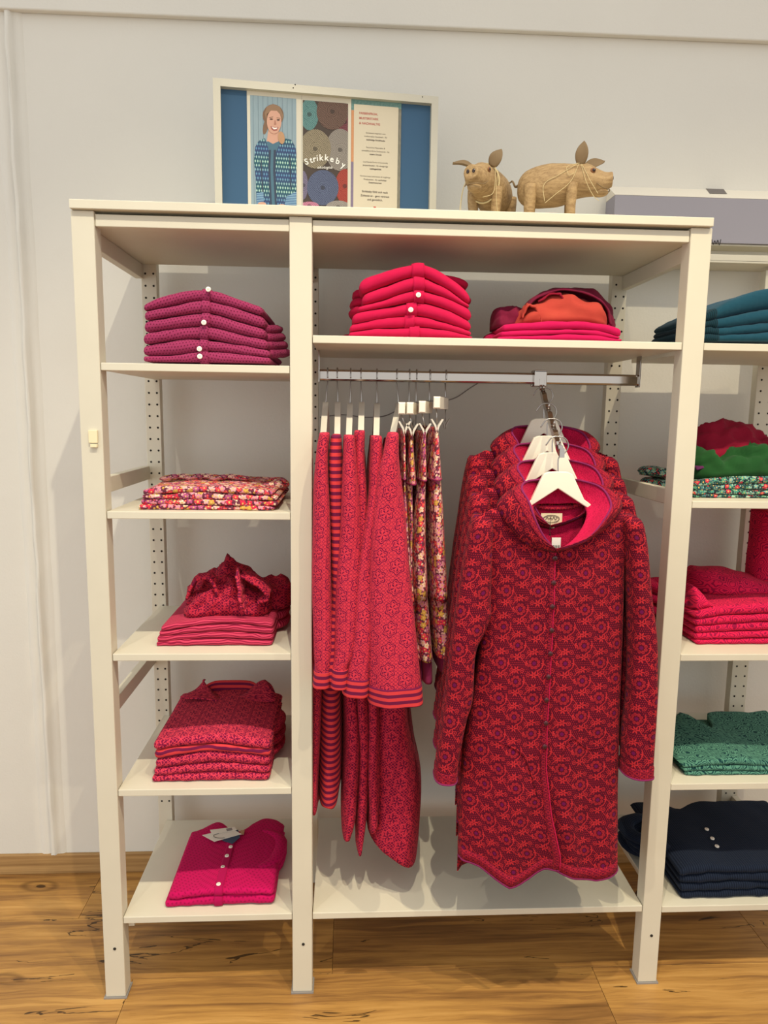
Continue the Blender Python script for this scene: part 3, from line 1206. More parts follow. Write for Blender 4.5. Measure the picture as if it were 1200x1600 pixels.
# right unit, fourth shelf: three green tops
S11, O11 = 240 / 893, (960, 1020)
bd = [[(415, 722), (893, 724), (1300, 724)],
      [(405, 692), (640, 688), (893, 692), (1300, 690)],
      [(398, 672), (640, 655), (893, 662), (1300, 660)],
      [(396, 648), (560, 628), (750, 618), (893, 632), (1300, 630)]]
lab = ['green leaf-patterned top, %s of the pile on the fourth right shelf' % t for t in ('bottom one', 'middle one', 'topmost')]


def yb4(x):
    xm = U(O11[0] + 520 * S11, 1100, Y=.3).x
    return .375 - .13 * exp(-((x - xm) / .030) ** 2) - .10 * sstep(xm - .03, xm - .12, x)


r, cs = stack('folded_shirt', O11, S11, bd, .042, .30, Z4 - .004, FB['green_ditsy'], lab, 'top', 'green tops on the fourth right shelf', ybf=yb4)
R4ROOT, R4TOP = r[2], cs[3]

# right unit, bottom shelf: four navy cardigans
bd = [[(385, 1446), (640, 1436), (893, 1430), (1300, 1425)],
      [(382, 1396), (640, 1384), (893, 1378), (1300, 1372)],
      [(380, 1348), (600, 1340), (893, 1336), (1300, 1330)],
      [(378, 1304), (600, 1286), (893, 1286), (1300, 1280)],
      [(376, 1262), (520, 1240), (730, 1250), (893, 1240), (1300, 1236)]]
lab = ['navy ribbed cardigan, %s of the pile on the bottom right shelf' % t for t in ('bottom one', 'second from the bottom', 'second from the top')] + ['navy ribbed cardigan with three white buttons, topmost on the bottom right shelf']


def yb3(x):
    xm = U(O11[0] + 440 * S11, 1100, Y=.3).x
    return .37 - .045 * exp(-((x - xm) / .05) ** 2)


r, cs = stack('folded_cardigan', O11, S11, bd, .028, .30, Z5 - .004, FB['navy'], lab, 'cardigan', 'navy cardigans on the bottom right shelf', ybf=yb3, amp=1.4)
for x, y in ((538, 1017), (570, 1071), (597, 1117)):
    q = U(O11[0] + x * S11, O11[1] + y * S11, Z=cs[4](1.66) + .003)
    q.z = cs[4](q.x) + .0035
    button(r[3], q, .0062, (0, -.15, 1))
for k in range(4):
    p0 = U(O11[0] + (75 + 24 * (k % 3)) * S11, O11[1] + (1035 + 30 * k - 60 * (k == 3)) * S11, Y=.20 + .04 * (k == 3))
    p0.z = Z5 + .020 + .022 * (3 - k)
    roll(r[3 - k], 'sleeve', [p0 + Vector((.11, -.08, 0)), p0 + Vector((.02, -.02, 0)), p0 + Vector((.015, .05, 0)), p0 + Vector((.09, .1, 0))], .024, FB['navy'], k, .5)

# ------------------------------------------------------------------ hanging clothes
MT['hanger_white'] = plain('cream_plastic_hanger', srgb('#e9e2cf'), .35, .4)
MT['hanger_grey'] = plain('grey_white_hanger', srgb('#cfc8ba'), .4, .4)


def table(rows, Y):
    """rows of (y_px, xl_px, xr_px) at depth Y -> [(z, xl, xr)] sorted by descending z"""
    out = []
    for y, a, b in rows:
        pa, pb = U(a, y, Y=Y), U(b, y, Y=Y)
        out.append(((pa.z + pb.z) / 2, pa.x, pb.x))
    return out


def drape(rows, Y0, Y1, n=30, steps=40, seed=0, rip=.004, freq=70, zcut=None, off=0.0, pw=.75, uvo=0.0, hem=None):
    """closed cloth tube through horizontal sections (z, xl, xr); Y0/Y1: front / back as functions of t"""
    C = catmull([Vector(r) for r in rows], steps)
    P, UV = [], []
    m = len(C)
    for i, c in enumerate(C):
        t = i / (m - 1)
        z, xl, xr = c
        if zcut and not (zcut[0] <= z <= zcut[1]):
            continue
        xc, hw = (xl + xr) / 2, max(.002, (xr - xl) / 2) + off
        yf = (Y0(t) if callable(Y0) else Y0) - off
        yb = (Y1(t) if callable(Y1) else Y1) + off
        yc, hd = (yf + yb) / 2, (yb - yf) / 2
        row, ur = [], []
        Ls = 0
        prev = None
        for j in range(n):
            a = -pi / 2 + 2 * pi * (j + .5) / n + pi   # seam at the back
            a = pi / 2 + 2 * pi * j / n
            ca, sa = cos(a), sin(a)
            x = xc + hw * (abs(ca) ** pw) * (1 if ca > 0 else -1)
            y = yc + hd * (abs(sa) ** pw) * (1 if sa > 0 else -1)
            k = rip * sstep(0, .25, t)
            w_ = sin(x * freq + seed * 2.3 + 2.2 * nz(x * 9, z * 3, seed)) * .6 + nz(x * 30, z * 6, seed + 5) * .9
            y += k * w_ * (1 if sa < 0 else .4)
            x += k * .6 * nz(y * 14, z * 5, seed + 9)
            zz = z + (hem(x, y) * sstep(.6, 1, t) if hem else 0)
            p = Vector((x, y, zz))
            if prev is not None:
                Ls += (p - prev).length
            prev = p
            row.append(p)
            ur.append((Ls + uvo, zz))
        P.append(row)
        UV.append(ur)
    return P, UV


def drape_part(name, mat, root, rows, Y0, Y1, **k):
    P, UV = drape(rows, Y0, Y1, **k)
    # open at the seam so the pattern does not smear across it
    P = [r + [r[0].copy()] for r in P]
    UV = [u + [(u[-1][0] + (r[-2] - r[-1]).length, u[0][1])] for u, r in zip(UV, P)]
    mb = MB().grid(P, UV, False, False)
    nrow = len(P[0])
    mb.f.append([j for j in range(nrow - 1)][::-1])
    mb.f.append([(len(P) - 1) * nrow + j for j in range(nrow - 1)])
    return mb.build(name, mat, root)


def hook(root, top, base, wx=0.0, wy=.011, r=.0020, name='hook'):
    """wire hook over a bar: top = point above the bar, base = where the wire enters the hanger"""
    top, base = Vector(top), Vector(base)
    d = Vector((wx, wy, 0))
    pts = [top - d * 1.0 + Vector((0, 0, -.026)), top - d * 1.05 + Vector((0, 0, -.012)), top - d * .7 + Vector((0, 0, -.002)), top, top + d * .8 + Vector((0, 0, -.003)),
           top + d * 1.1 + Vector((0, 0, -.016)), top + d * 1.0 + Vector((0, 0, -.034)), Vector((lerp(top.x, base.x, .6), lerp(top.y, base.y, .6) + wy * .3, lerp(top.z, base.z, .7))), base]
    return MB().tube(catmull(pts, 34), r, 7).build(name, MT['steel'], root)


ZTOPRAIL = ZR1 + .0015
# --- six dresses seen from the side, sleeves towards the viewer (pixel outlines, zoom frames A and B)
A_ = lambda x, y: (480 + x * .22491, 640 + y * .22491)
B_ = lambda x, y: (480 + x * .25, 980 + y * .25)


def rows_px(tab):
    out = []
    for f, y, a, b in tab:
        fn = A_ if f == 'A' else B_
        out.append((fn(0, y)[1], fn(a, 0)[0], fn(b, 0)[0]))
    return out


dresses = [
    # hook x, hanger (top px x,y), sleeve rows, cuff y-range, body rows, mats, Y shift
    dict(hx=512, hp=(509, 628), neck=(505, 676), sl=[('A', 160, 95, 145), ('A', 180, 82, 156), ('A', 340, 58, 147), ('A', 700, 38, 158), ('A', 1200, 34, 172), ('B', 100, 36, 165), ('B', 240, 45, 158), ('B', 350, 38, 152)],
         cuff=245, body=[('A', 200, 100, 140), ('A', 600, 30, 130), ('B', 300, 10, 110), ('B', 800, 14, 84), ('B', 1160, 20, 70)], sm='damask', bm='damask', Y=.0, label='red damask knit dress hanging nearest the middle post', cuffmat='stripe_red'),
    dict(hx=527, hp=(528, 628), neck=(527, 680), sl=[('A', 172, 178, 228), ('A', 195, 165, 240), ('A', 350, 150, 250), ('A', 700, 150, 262), ('A', 950, 158, 262), ('A', 1300, 160, 280), ('B', 60, 120, 210), ('B', 320, 120, 200)],
         cuff=None, body=[('A', 200, 180, 230), ('A', 600, 140, 250), ('B', 300, 78, 222), ('B', 700, 66, 228), ('B', 980, 62, 222), ('B', 1095, 64, 205)], sm='stripe_red', bm='stripe_red', Y=.012, label='red and plum striped knit dress hanging second from the middle post', cuffmat='stripe_red'),
    dict(hx=548, hp=(547, 630), neck=(545, 682), sl=[('A', 178, 265, 318), ('A', 200, 250, 328), ('A', 400, 240, 345), ('A', 800, 228, 390), ('A', 1200, 195, 390), ('B', 100, 165, 320), ('B', 230, 150, 262), ('B', 350, 138, 258)],
         cuff=232, body=[('A', 200, 270, 315), ('A', 600, 230, 330), ('B', 300, 215, 330), ('B', 800, 215, 345), ('B', 1150, 208, 330), ('B', 1300, 212, 285)], sm='damask', bm='damask_dark', Y=-.006, label='red damask knit dress hanging third from the middle post', cuffmat='stripe_red'),
    dict(hx=564, hp=(565, 628), neck=(564, 674), sl=[('A', 145, 342, 394), ('A', 165, 328, 404), ('A', 340, 320, 402), ('A', 600, 318, 420), ('A', 1000, 312, 425), ('A', 1500, 300, 420), ('B', 150, 270, 370), ('B', 330, 262, 360)],
         cuff=None, body=[('A', 200, 340, 400), ('A', 600, 310, 420), ('B', 300, 290, 400), ('B', 900, 306, 408), ('B', 1200, 300, 390), ('B', 1395, 302, 348)], sm='damask', bm='damask_dark', Y=.012, label='red damask knit dress hanging fourth from the middle post, highest collar', cuffmat='stripe_red'),
    dict(hx=589, hp=(589, 630), neck=(588, 680), sl=[('A', 182, 452, 508), ('A', 205, 440, 517), ('A', 400, 432, 520), ('A', 600, 425, 520), ('A', 1000, 360, 470), ('A', 1400, 320, 470), ('B', 100, 262, 420), ('B', 285, 236, 400), ('B', 400, 224, 390)],
         cuff=290, body=[('A', 200, 450, 510), ('A', 600, 420, 520), ('B', 300, 360, 460), ('B', 900, 365, 470), ('B', 1250, 372, 450)], sm='damask', bm='damask_dark', Y=-.012, label='red damask knit dress hanging fifth from the middle post', cuffmat='stripe_red'),
    dict(hx=620, hp=(623, 630), neck=(613, 678), sl=[('A', 158, 575, 622), ('A', 178, 556, 636), ('A', 330, 522, 642), ('A', 440, 492, 650), ('A', 700, 456, 678), ('A', 1000, 430, 702), ('A', 1300, 420, 732), ('A', 1600, 408, 762), ('B', 340, 366, 710), ('B', 462, 384, 720)],
         cuff=345, body=[('A', 220, 560, 620), ('A', 600, 480, 660), ('B', 200, 405, 640), ('B', 500, 402, 655), ('B', 800, 392, 692), ('B', 1000, 385, 738), ('B', 1200, 378, 730), ('B', 1385, 372, 712)], sm='damask', bm='damask_dark', Y=-.03, label='red damask knit dress with wide striped cuff hanging beside the floral skirts', cuffmat='stripe_red'),
]
for i, d in enumerate(dresses):
    ys = -.045 + d['Y']
    tp = U(d['hx'], 579, Y=.2)
    root = thing('hanging_dress', d['label'], 'dress', (tp.x, .2, U(d['hx'], 1250, Y=.1).z), 'red dresses on the left of the rail')
    sl = table(rows_px(d['sl']), ys)
    drape_part('sleeve', FB[d['sm']], root, sl, lambda t: ys - .012 - .03 * sstep(0, .12, t), lambda t: ys + .05 + .02 * t, n=36, steps=52, seed=i, rip=.006, uvo=i * .17)
    if d['cuff']:
        zc = U(600, B_(0, d['cuff'])[1], Y=ys).z
        drape_part('cuff', FB[d['cuffmat']], root, sl, lambda t: ys - .012 - .03 * sstep(0, .12, t), lambda t: ys + .05 + .02 * t, n=36, steps=160, seed=i, rip=.006, zcut=(-1, zc), off=.002)
    bd_ = table(rows_px(d['body']), .06)

    def hemf(x, y, i=i, d=d):
        if i == 5:
            return -.085 * clamp((x - .70) / .13) + .025 + .05 * clamp((y - .1) / .3)
        return .02 * nz(x * 20, y * 9, i)
    drape_part('body', FB[d['bm']], root, bd_, lambda t: .055 - .02 * sstep(.2, 1, t), lambda t: .34 + .04 * t, n=44, steps=60, seed=i + 11, rip=.007, freq=55, uvo=i * .31, hem=hemf)
    # hanger: flat arm running back from the front shoulder, hook over the rail
    hp, nk = U(*d['hp'], Y=.2), U(*d['neck'], Y=.045)
    hg = thing('coat_hanger', 'pale grey plastic hanger in the %s red dress from the middle post' % ('first', 'second', 'third', 'fourth', 'fifth', 'sixth')[i], 'hanger', (hp.x, .2, hp.z), 'pale hangers of the red dresses')
    hwid = .0075
    sec = []
    for yy, zz, xx in ((nk.y - .03, nk.z - .030, nk.x), (nk.y, nk.z - .004, nk.x), (.12, lerp(nk.z, hp.z, .55), lerp(nk.x, hp.x, .55)), (.185, hp.z - .004, hp.x), (.2, hp.z, hp.x), (.215, hp.z - .004, hp.x), (.28, lerp(nk.z, hp.z, .55), hp.x), (.355, nk.z - .02, hp.x)):
        h = .020
        sec.append([Vector((xx - hwid, yy, zz)), Vector((xx + hwid, yy, zz)), Vector((xx + hwid, yy, zz - h)), Vector((xx - hwid, yy, zz - h))])
    MB().grid(sec, None, True, True).build('arm', MT['hanger_grey'], hg, smooth=False)
    hook(hg, (tp.x, .2, ZTOPRAIL + .002), (hp.x, .2, hp.z - .004))

# --- four floral tiered skirts on clip hangers
skirts = [
    dict(hx=640, blk=(628, 638), sl=[('A', 140, 660, 686), ('A', 300, 655, 692), ('A', 485, 652, 692)], t2=[('A', 480, 656, 690), ('A', 800, 660, 712), ('A', 1000, 690, 722), ('A', 1250, 712, 730), ('A', 1330, 712, 735)], t3=[('A', 1300, 712, 735), ('A', 1600, 720, 745), ('B', 200, 690, 720)], hem=(200, 340), ps=.0),
    dict(hx=651, blk=(641, 638), sl=[('A', 155, 702, 746), ('A', 300, 694, 752), ('A', 520, 688, 772)], t2=[('A', 510, 686, 748), ('A', 800, 688, 742), ('A', 1000, 700, 738), ('A', 1200, 712, 745), ('A', 1330, 715, 760)], t3=[('A', 1310, 716, 760), ('A', 1600, 730, 780), ('B', 210, 700, 770)], hem=(205, 345), ps=.006),
    dict(hx=672, blk=(660, 636), sl=[('A', 155, 796, 838), ('A', 300, 786, 840), ('A', 495, 778, 842)], t2=[('A', 485, 786, 838), ('A', 640, 752, 842), ('A', 800, 738, 845), ('A', 1000, 728, 850), ('A', 1315, 722, 858)], t3=[('A', 1300, 724, 858), ('A', 1600, 745, 880), ('B', 212, 690, 802)], hem=(212, 355), ps=-.012),
    dict(hx=697, blk=(683, 629), sl=[('A', 125, 878, 918), ('A', 300, 858, 938), ('A', 488, 842, 955)], t2=[('A', 480, 848, 952), ('A', 700, 850, 968), ('A', 1000, 858, 985), ('A', 1325, 862, 1003)], t3=[('A', 1310, 864, 1003), ('A', 1600, 880, 1010), ('B', 195, 800, 900)], hem=(190, 290), ps=-.004),
]
ordn = ('first', 'second', 'third', 'last')
for i, d in enumerate(skirts):
    ys = .02 + d['ps']
    tp = U(d['hx'], 579, Y=.2)
    root = thing('hanging_skirt', 'tiered floral skirt with plum hem, %s to the right of the red dresses' % ordn[i], 'skirt', (tp.x, .2, U(d['hx'], 1060, Y=.1).z), 'floral skirts on clip hangers')
    for nm, key, dy in (('tier', 'sl', -.010), ('tier', 't2', -.004), ('tier', 't3', .0)):
        rw = table(rows_px(d[key]), ys)
        drape_part(nm, FB['floral'], root, rw, lambda t, dy=dy: ys + dy - .012 * t, lambda t: .34 + .02 * t, n=40, steps=30, seed=i * 3 + 40, rip=.005 if key != 'sl' else .003, freq=110, uvo=i * .2 + (.1 if key == 't2' else 0))
        if key == 'sl':   # narrow bound edge of the top tier
            zz = rw[-1][0]
            drape_part('edge', FB['plum'], root, rw, lambda t, dy=dy: ys + dy - .012 * t, lambda t: .34 + .02 * t, n=40, steps=120, seed=i * 3 + 40, rip=.003, freq=110, zcut=(-1, zz + .004), off=.0015)
    a, b_ = d['hem']
    l3 = rows_px(d['t3'])[-1]
    rw = table([(B_(0, a)[1] - 4, l3[1] + 1, l3[2] - 1), (B_(0, (a + b_) / 2)[1], l3[1] + 3, l3[2]), (B_(0, b_)[1], l3[1] + 5, l3[2])], ys + .01)
    drape_part('hem', FB['plum'], root, rw, ys + .008, .35, n=40, steps=10, seed=i * 3 + 40, rip=.004, freq=110)
    # clip hanger
    bp = U(d['blk'][0], d['blk'][1], Y=.0)
    hg = thing('clip_hanger', 'cream clip hanger holding the %s floral skirt beside the red dresses' % ordn[i], 'hanger', (tp.x, .2, bp.z), 'clip hangers of the floral skirts')
    hw_, hh = .0085, .0145
    xc_back = tp.x + (tp.x - bp.x) * .5
    sec = []
    for yy, xx, k in ((.0, bp.x, .8), (.004, bp.x, 1), (.2, tp.x, 1), (.38, xc_back, 1), (.384, xc_back, .8)):
        sec.append([Vector((xx - hw_ * k, yy, bp.z + hh * k)), Vector((xx + hw_ * k, yy, bp.z + hh * k)), Vector((xx + hw_ * k, yy, bp.z - hh * k)), Vector((xx - hw_ * k, yy, bp.z - hh * k))])
    MB().grid(sec, None, True, True).build('bar', MT['hanger_white'], hg, smooth=False)
    hook(hg, (tp.x, .2, ZTOPRAIL + .002), (tp.x, .2, bp.z + hh))
    for yy, xx in ((.012, bp.x), (.365, xc_back)):
        zc = table(rows_px(d['sl']), ys)[0][0]
        xt = (table(rows_px(d['sl']), ys)[0][1] + table(rows_px(d['sl']), ys)[0][2]) / 2 if yy < .1 else xx
        MB().tube([(xx, yy, bp.z - hh + .001), (xt, yy - .006, zc + .012)], .0011, 6).build('clip_rod', MT['steel'], hg)
        mb = MB()
        for sgn in (-1, 1):
            q = Vector((xt, yy - .010, zc))
            v2 = []
            for dx, dz in ((.002, -.010), (.0055, .002), (.0155, .020), (.0120, .021), (.0022, .006), (.0006, -.002)):
                v2.append(q + Vector((dx * sgn, 0, dz)))
            vv = v2 + [p + Vector((0, .013, 0)) for p in v2]
            n = 6
            ff = [list(range(n)), [n + k for k in range(n)][::-1]] + [(k, n + k, n + (k + 1) % n, (k + 1) % n) for k in range(n)]
            mb.add(vv, ff)
        mb.build('clip', MT['hanger_grey'], hg, smooth=False)

# --- waterfall arm with four hooded coats
HY = [-.07 + .085 * k for k in range(4)]
HPX = [(871, 737), (862, 707), (854, 681), (849, 654)]
HP = [U(x, y, Y=yy) for (x, y), yy in zip(HPX, HY)]
arm = thing('waterfall_arm', 'chrome stepped display arm clamped to the clothes rail', 'rack arm', (1.145, .2, 1.65))
cx = U(842, 590, Y=.2).x
MB().box(cx - .017, cx + .017, .180, .191, ZR0 - .006, ZR1 + .006, .002).build('clamp', MT['chrome'], arm, smooth=False)
MB().box(cx - .017, cx + .017, .208, .219, ZR0 - .006, ZR1 + .006, .002).build('clamp', MT['chrome'], arm, smooth=False)
MB().box(cx - .017, cx + .017, .180, .219, ZR1 + .0005, ZR1 + .007, .002).build('clamp', MT['chrome'], arm, smooth=False)
ap = [Vector((cx + .003, .178, ZR0 + .008))]
for k in (3, 2, 1, 0):
    hx, hy = ((848, 612), (856, 641), (864, 668), (873, 697))[3 - k]
    ap.append(U(hx, hy, Y=HY[k]))
ap.append(ap[-1] + Vector((.003, -.02, -.016)))
pts = catmull(ap, 40)
sec = []
for i, p in enumerate(pts):
    st = .0022 * (1 if (i // 2) % 2 else -1)
    sec.append([p + Vector((-.006, 0, .008 + st)), p + Vector((.006, 0, .008 + st)), p + Vector((.006, 0, -.010)), p + Vector((-.006, 0, -.010))])
MB().grid(sec, None, True, True).build('arm', MT['chrome'], arm, smooth=False)
for k in range(4):
    q = ap[4 - k]
    MB().tube([q + Vector((0, -.006, .004)), q + Vector((0, -.010, .016))], .0025, 8).build('peg', MT['chrome'], arm)


def PX(lst, Y):
    return [U(x, y, Y=Y) for x, y in lst]


# pixel outlines of the front coat, taken at its own depth
CF, CB = -.122, -.040
cl = [(p.z, p.x) for p in PX([(738, 812), (742, 850), (752, 900), (757, 950), (750, 1030), (738, 1107), (724, 1189), (719, 1270), (717, 1352)], -.10)][::-1]
cr_ = [(p.z, p.x) for p in PX([(1000, 812), (990, 850), (981, 880), (978, 977), (973, 1107), (969, 1238), (968, 1369)], -.10)][::-1]
cm = [(p.z, p.x) for p in PX([(866, 840), (864, 900), (859, 1000), (853, 1100), (850, 1190), (856, 1280), (866, 1352)], CF)][::-1]
ztf = [(p.x, p.z) for p in PX([(717, 830), (738, 812), (768, 795), (795, 803), (812, 824), (840, 848), (866, 858), (895, 846), (935, 818), (960, 798), (1000, 812)], -.11)]
ztb = [(p.x, p.z) for p in PX([(717, 830), (738, 812), (768, 795), (820, 786), (868, 786), (915, 786), (968, 794), (1000, 812)], -.05)]
zhl = [(p.x, p.z) for p in PX([(717, 1350), (735, 1353), (751, 1359), (772, 1372), (793, 1382), (812, 1378), (826, 1371), (840, 1361), (852, 1353), (868, 1347)], CF)]
zhl = [(a, z + .006 * sin(pi * clamp((a - zhl[0][0]) / (zhl[-1][0] - zhl[0][0])))) for a, z in zhl]
zhr = [(p.x, p.z) for p in PX([(862, 1356), (880, 1362), (897, 1368), (915, 1373), (930, 1375), (950, 1372), (970, 1368)], CF)]
zhb = [(p.x, p.z) for p in PX([(717, 1345), (968, 1350)], CB)]
ZT0, ZB0 = U(868, 795, Y=-.1).z, U(868, 1365, Y=-.1).z
zslit = U(850, 1190, Y=CF).z


def coat_sheet(part):
    """part: 'l' front left, 'r' front right, 'b' back; rows from shoulder to hem"""
    P, UV = [], []
    R, C = 60, 30
    for i in range(R + 1):
        t = i / R
        z0 = lerp(ZT0, ZB0, t)
        xl, xr, xm = interp(cl, z0), interp(cr_, z0), interp(cm, z0)
        mid, hw = (xl + xr) / 2, (xr - xl) / 2
        row, ur = [], []
        Ls = 0
        for j in range(C + 1):
            s = j / C
            if part == 'l':
                x = lerp(xm + .004, xl, s)
            elif part == 'r':
                x = lerp(xm - .012, xr, s)
            else:
                x = lerp(xl, xr, s)
            q = clamp(abs(x - mid) / hw, 0, 1)
            prof = (1 - q ** 3.2) ** .5
            ym = (CF + CB) / 2
            low = sstep(.25, 1, t)
            if part == 'b':
                y = ym + (CB - ym) * prof + .012 * low * prof
                zt_, zh = interp(ztb, x), interp(zhb, x)
            else:
                y = ym + (CF - ym) * prof - .010 * low * prof
                y += low * prof * (.008 * sin(x * 46 + 1.0) + .007 * nz(x * 14, z0 * 2.5, 3)) + prof * .003 * nz(x * 30, z0 * 9, 8)
                y += prof * .0035 * nz(x * 11, z0 * 13, 21)
                zt_ = interp(ztf, x)
                zh = interp(zhl if part == 'l' else zhr, x)
                if part == 'l':
                    y -= .0035 * sstep(.03, 0, abs(x - xm)) + .010 * sstep(.03, 0, abs(x - xm)) * sstep(zslit, ZB0, z0)
                else:
                    y += .014 * sstep(.05, 0, abs(x - xm)) * sstep(zslit, ZB0, z0)
            z = lerp(zt_, zh, t)
            p = Vector((x, y, z))
            if j:
                Ls += (p - row[-1]).length
            row.append(p)
            ur.append(((-Ls if part == 'l' else Ls) + .016, z))
        P.append(row)
        UV.append(ur)
    return P, UV


def band_of(P, UV, r0, r1, off):
    """offset copy of some rows of a sheet"""
    Q = []
    for row in P[r0:r1]:
        Q.append([p + Vector((0, off, 0)) for p in row])
    return Q, UV[r0:r1]


def make_coat():
    base = HP[0]
    root = thing('hanging_coat', 'x', 'coat', (base.x, HY[0], ZB0))
    for part, nm in (('l', 'front_panel'), ('r', 'front_panel'), ('b', 'back_panel')):
        P, UV = coat_sheet(part)
        o = MB().grid(P, UV).build(nm, FB['ornament'], root, thick=.0025)
        if part != 'b':
            Q, QU = band_of(P, UV, 58, 61, -.0022)
            MB().grid(Q, QU).build('hem_border', FB['border'], o, thick=.001)
            MB().tube([p + Vector((0, -.001, -.001)) for p in P[-1]], .0028, 7).build('piping', FB['piping'], o)
            # button band down the front
            cols = 3 if part == 'l' else 3
            Q = [[p + Vector((0, -.0026, 0)) for p in row[:cols]] for row in P]
            QU = [u[:cols] for u in UV]
            MB().grid(Q, QU).build('button_band', FB['border'], o, thick=.001)
            if part == 'l':
                MB().tube([row[0] + Vector((-.0005, -.0035, 0)) for row in P], .0016, 6).build('edge_piping', FB['lining'], o)
    # sleeves
    left = table([(806, 742, 766), (818, 736, 770), (860, 727, 768), (940, 714, 767), (960, 711, 767), (985, 708, 758), (1020, 703, 742), (1088, 694, 737), (1120, 690, 728), (1180, 682, 716), (1210, 679, 712)], -.105)
    right = table([(806, 975, 994), (818, 972, 1003), (860, 978, 1010), (940, 982, 1015), (1010, 983, 1022), (1075, 981, 1023), (1107, 978, 1021), (1156, 972, 1017), (1204, 971, 1013)], -.105)
    for rw, sd in ((left, 61), (right, 67)):
        f0 = lambda t: -.125 - .016 * sstep(0, .15, t) - .012 * t
        f1 = lambda t: -.055 - .01 * t
        sl = drape_part('sleeve', FB['ornament'], root, rw, f0, f1, n=40, steps=60, seed=sd, rip=.005, freq=60, uvo=.01)
        zz = rw[-1][0]
        drape_part('cuff_border', FB['border'], sl, rw, f0, f1, n=40, steps=240, seed=sd, rip=.005, freq=60, uvo=.01, zcut=(-1, zz + .026), off=.0016)
        ring = drape(rw, f0, f1, n=40, steps=240, seed=sd, rip=.005, freq=60, zcut=(-1, zz + .0015), off=.001)[0][-1]
        MB().tube(ring, .0024, 6, closed=True).build('piping', FB['piping'], sl)
    # hood: patterned band turned outward, pink lining inside
    L0 = [(867, 863, -.134), (827, 852, -.134), (801, 829, -.130), (784, 804, -.122), (777, 788, -.106), (790, 772, -.075), (828, 762, -.045), (870, 758, -.030), (915, 760, -.045), (955, 770, -.075), (972, 790, -.106), (954, 817, -.128), (922, 842, -.134), (894, 855, -.134), (867, 863, -.134)]
    L1 = [(866, 859, -.141), (848, 837, -.145), (834, 808, -.144), (825, 783, -.134), (815, 765, -.112), (820, 754, -.080), (842, 750, -.055), (872, 749, -.044), (905, 751, -.055), (938, 762, -.080), (953, 784, -.112), (950, 802, -.134), (924, 837, -.144), (896, 851, -.145), (868, 859, -.141)]
    L2 = [(867, 862, -.124), (849, 842, -.120), (839, 818, -.108), (834, 800, -.090), (834, 792, -.070), (840, 788, -.060), (852, 787, -.056), (871, 787, -.055), (888, 786, -.056), (904, 787, -.060), (914, 793, -.072), (916, 808, -.092), (906, 830, -.110), (890, 848, -.120), (868, 862, -.124)]
    W = []
    for L in (L0, L1, L2):
        W.append(catmull([U(x, y, Y=yy) for x, y, yy in L], 72))

    def loft(a, b_, n, bulge, ring0=0.0):
        P, UV = [], []
        for k in range(n + 1):
            t = k / n
            row, ur = [], []
            Ls = 0
            for j in range(len(a)):
                p = a[j].lerp(b_[j], t)
                p = p + Vector((0, -bulge * sin(pi * t), bulge * .6 * sin(pi * t)))
                p = p + Vector((0, .0015 * nz(j * .3, t * 3, 2), .001 * nz(j * .25, t * 4, 5)))
                if j:
                    Ls += (p - row[-1]).length
                row.append(p)
                ur.append((Ls, t * (a[18] - b_[18]).length))
            P.append(row)
            UV.append(ur)
        return P, UV
    hood = MB().grid(*loft(W[0], W[1], 8, .010)).build('hood', FB['ornament'], root, thick=.003)
    # border stripe next to the edge
    P, UV = loft(W[0], W[1], 8, .010)
    MB().grid([[p + Vector((0, -.0022, .0012)) for p in r_] for r_ in P[5:9]], UV[5:9]).build('hood_border', FB['border'], hood, thick=.001)
    MB().tube([p + Vector((0, -.003, .001)) for p in W[1]], .0026, 7).build('hood_piping', FB['piping'], hood)
    MB().grid(*loft(W[1], W[2], 8, -.006)).build('hood_lining', FB['lining'], root, thick=.002)
    bp = [[U(x, y, Y=-.050) for x in (835, 850, 868, 888, 910)] for y in (790, 810, 830, 850, 868)]
    MB().grid(bp, [[(p.x, p.z) for p in r_] for r_ in bp]).build('back_lining', FB['lining'], root, thick=.001)
    MB().tube(catmull([U(x, y, Y=-.056) for x, y in ((832, 790), (850, 794), (870, 795), (892, 793), (911, 787))], 20), .0042, 8).build('neck_tape', FB['border'], root)
    # buttons
    for x, y in ((865, 871), (863, 909), (861, 946), (860, 983), (858, 1019), (855, 1055), (852, 1091), (851, 1127), (849, 1163)):
        q = U(x, y, Y=CF)
        yb = CF - .010 * sstep(.25, 1, (ZT0 - q.z) / (ZT0 - ZB0)) - .0115
        lo = sstep(.25, 1, (ZT0 - q.z) / (ZT0 - ZB0))
        yb += lo * (.008 * sin(q.x * 46 + 1.0) + .007 * nz(q.x * 14, q.z * 2.5, 3))
        b_ = MB().disc((q.x, yb, q.z), (0, -1, 0), .0062, .0035, 16).build('button', MT['darkbtn'], root)
        MB().disc((q.x, yb - .0016, q.z), (0, -1, 0), .0022, .0008, 8).build('button_eye', MT['hole'], b_)
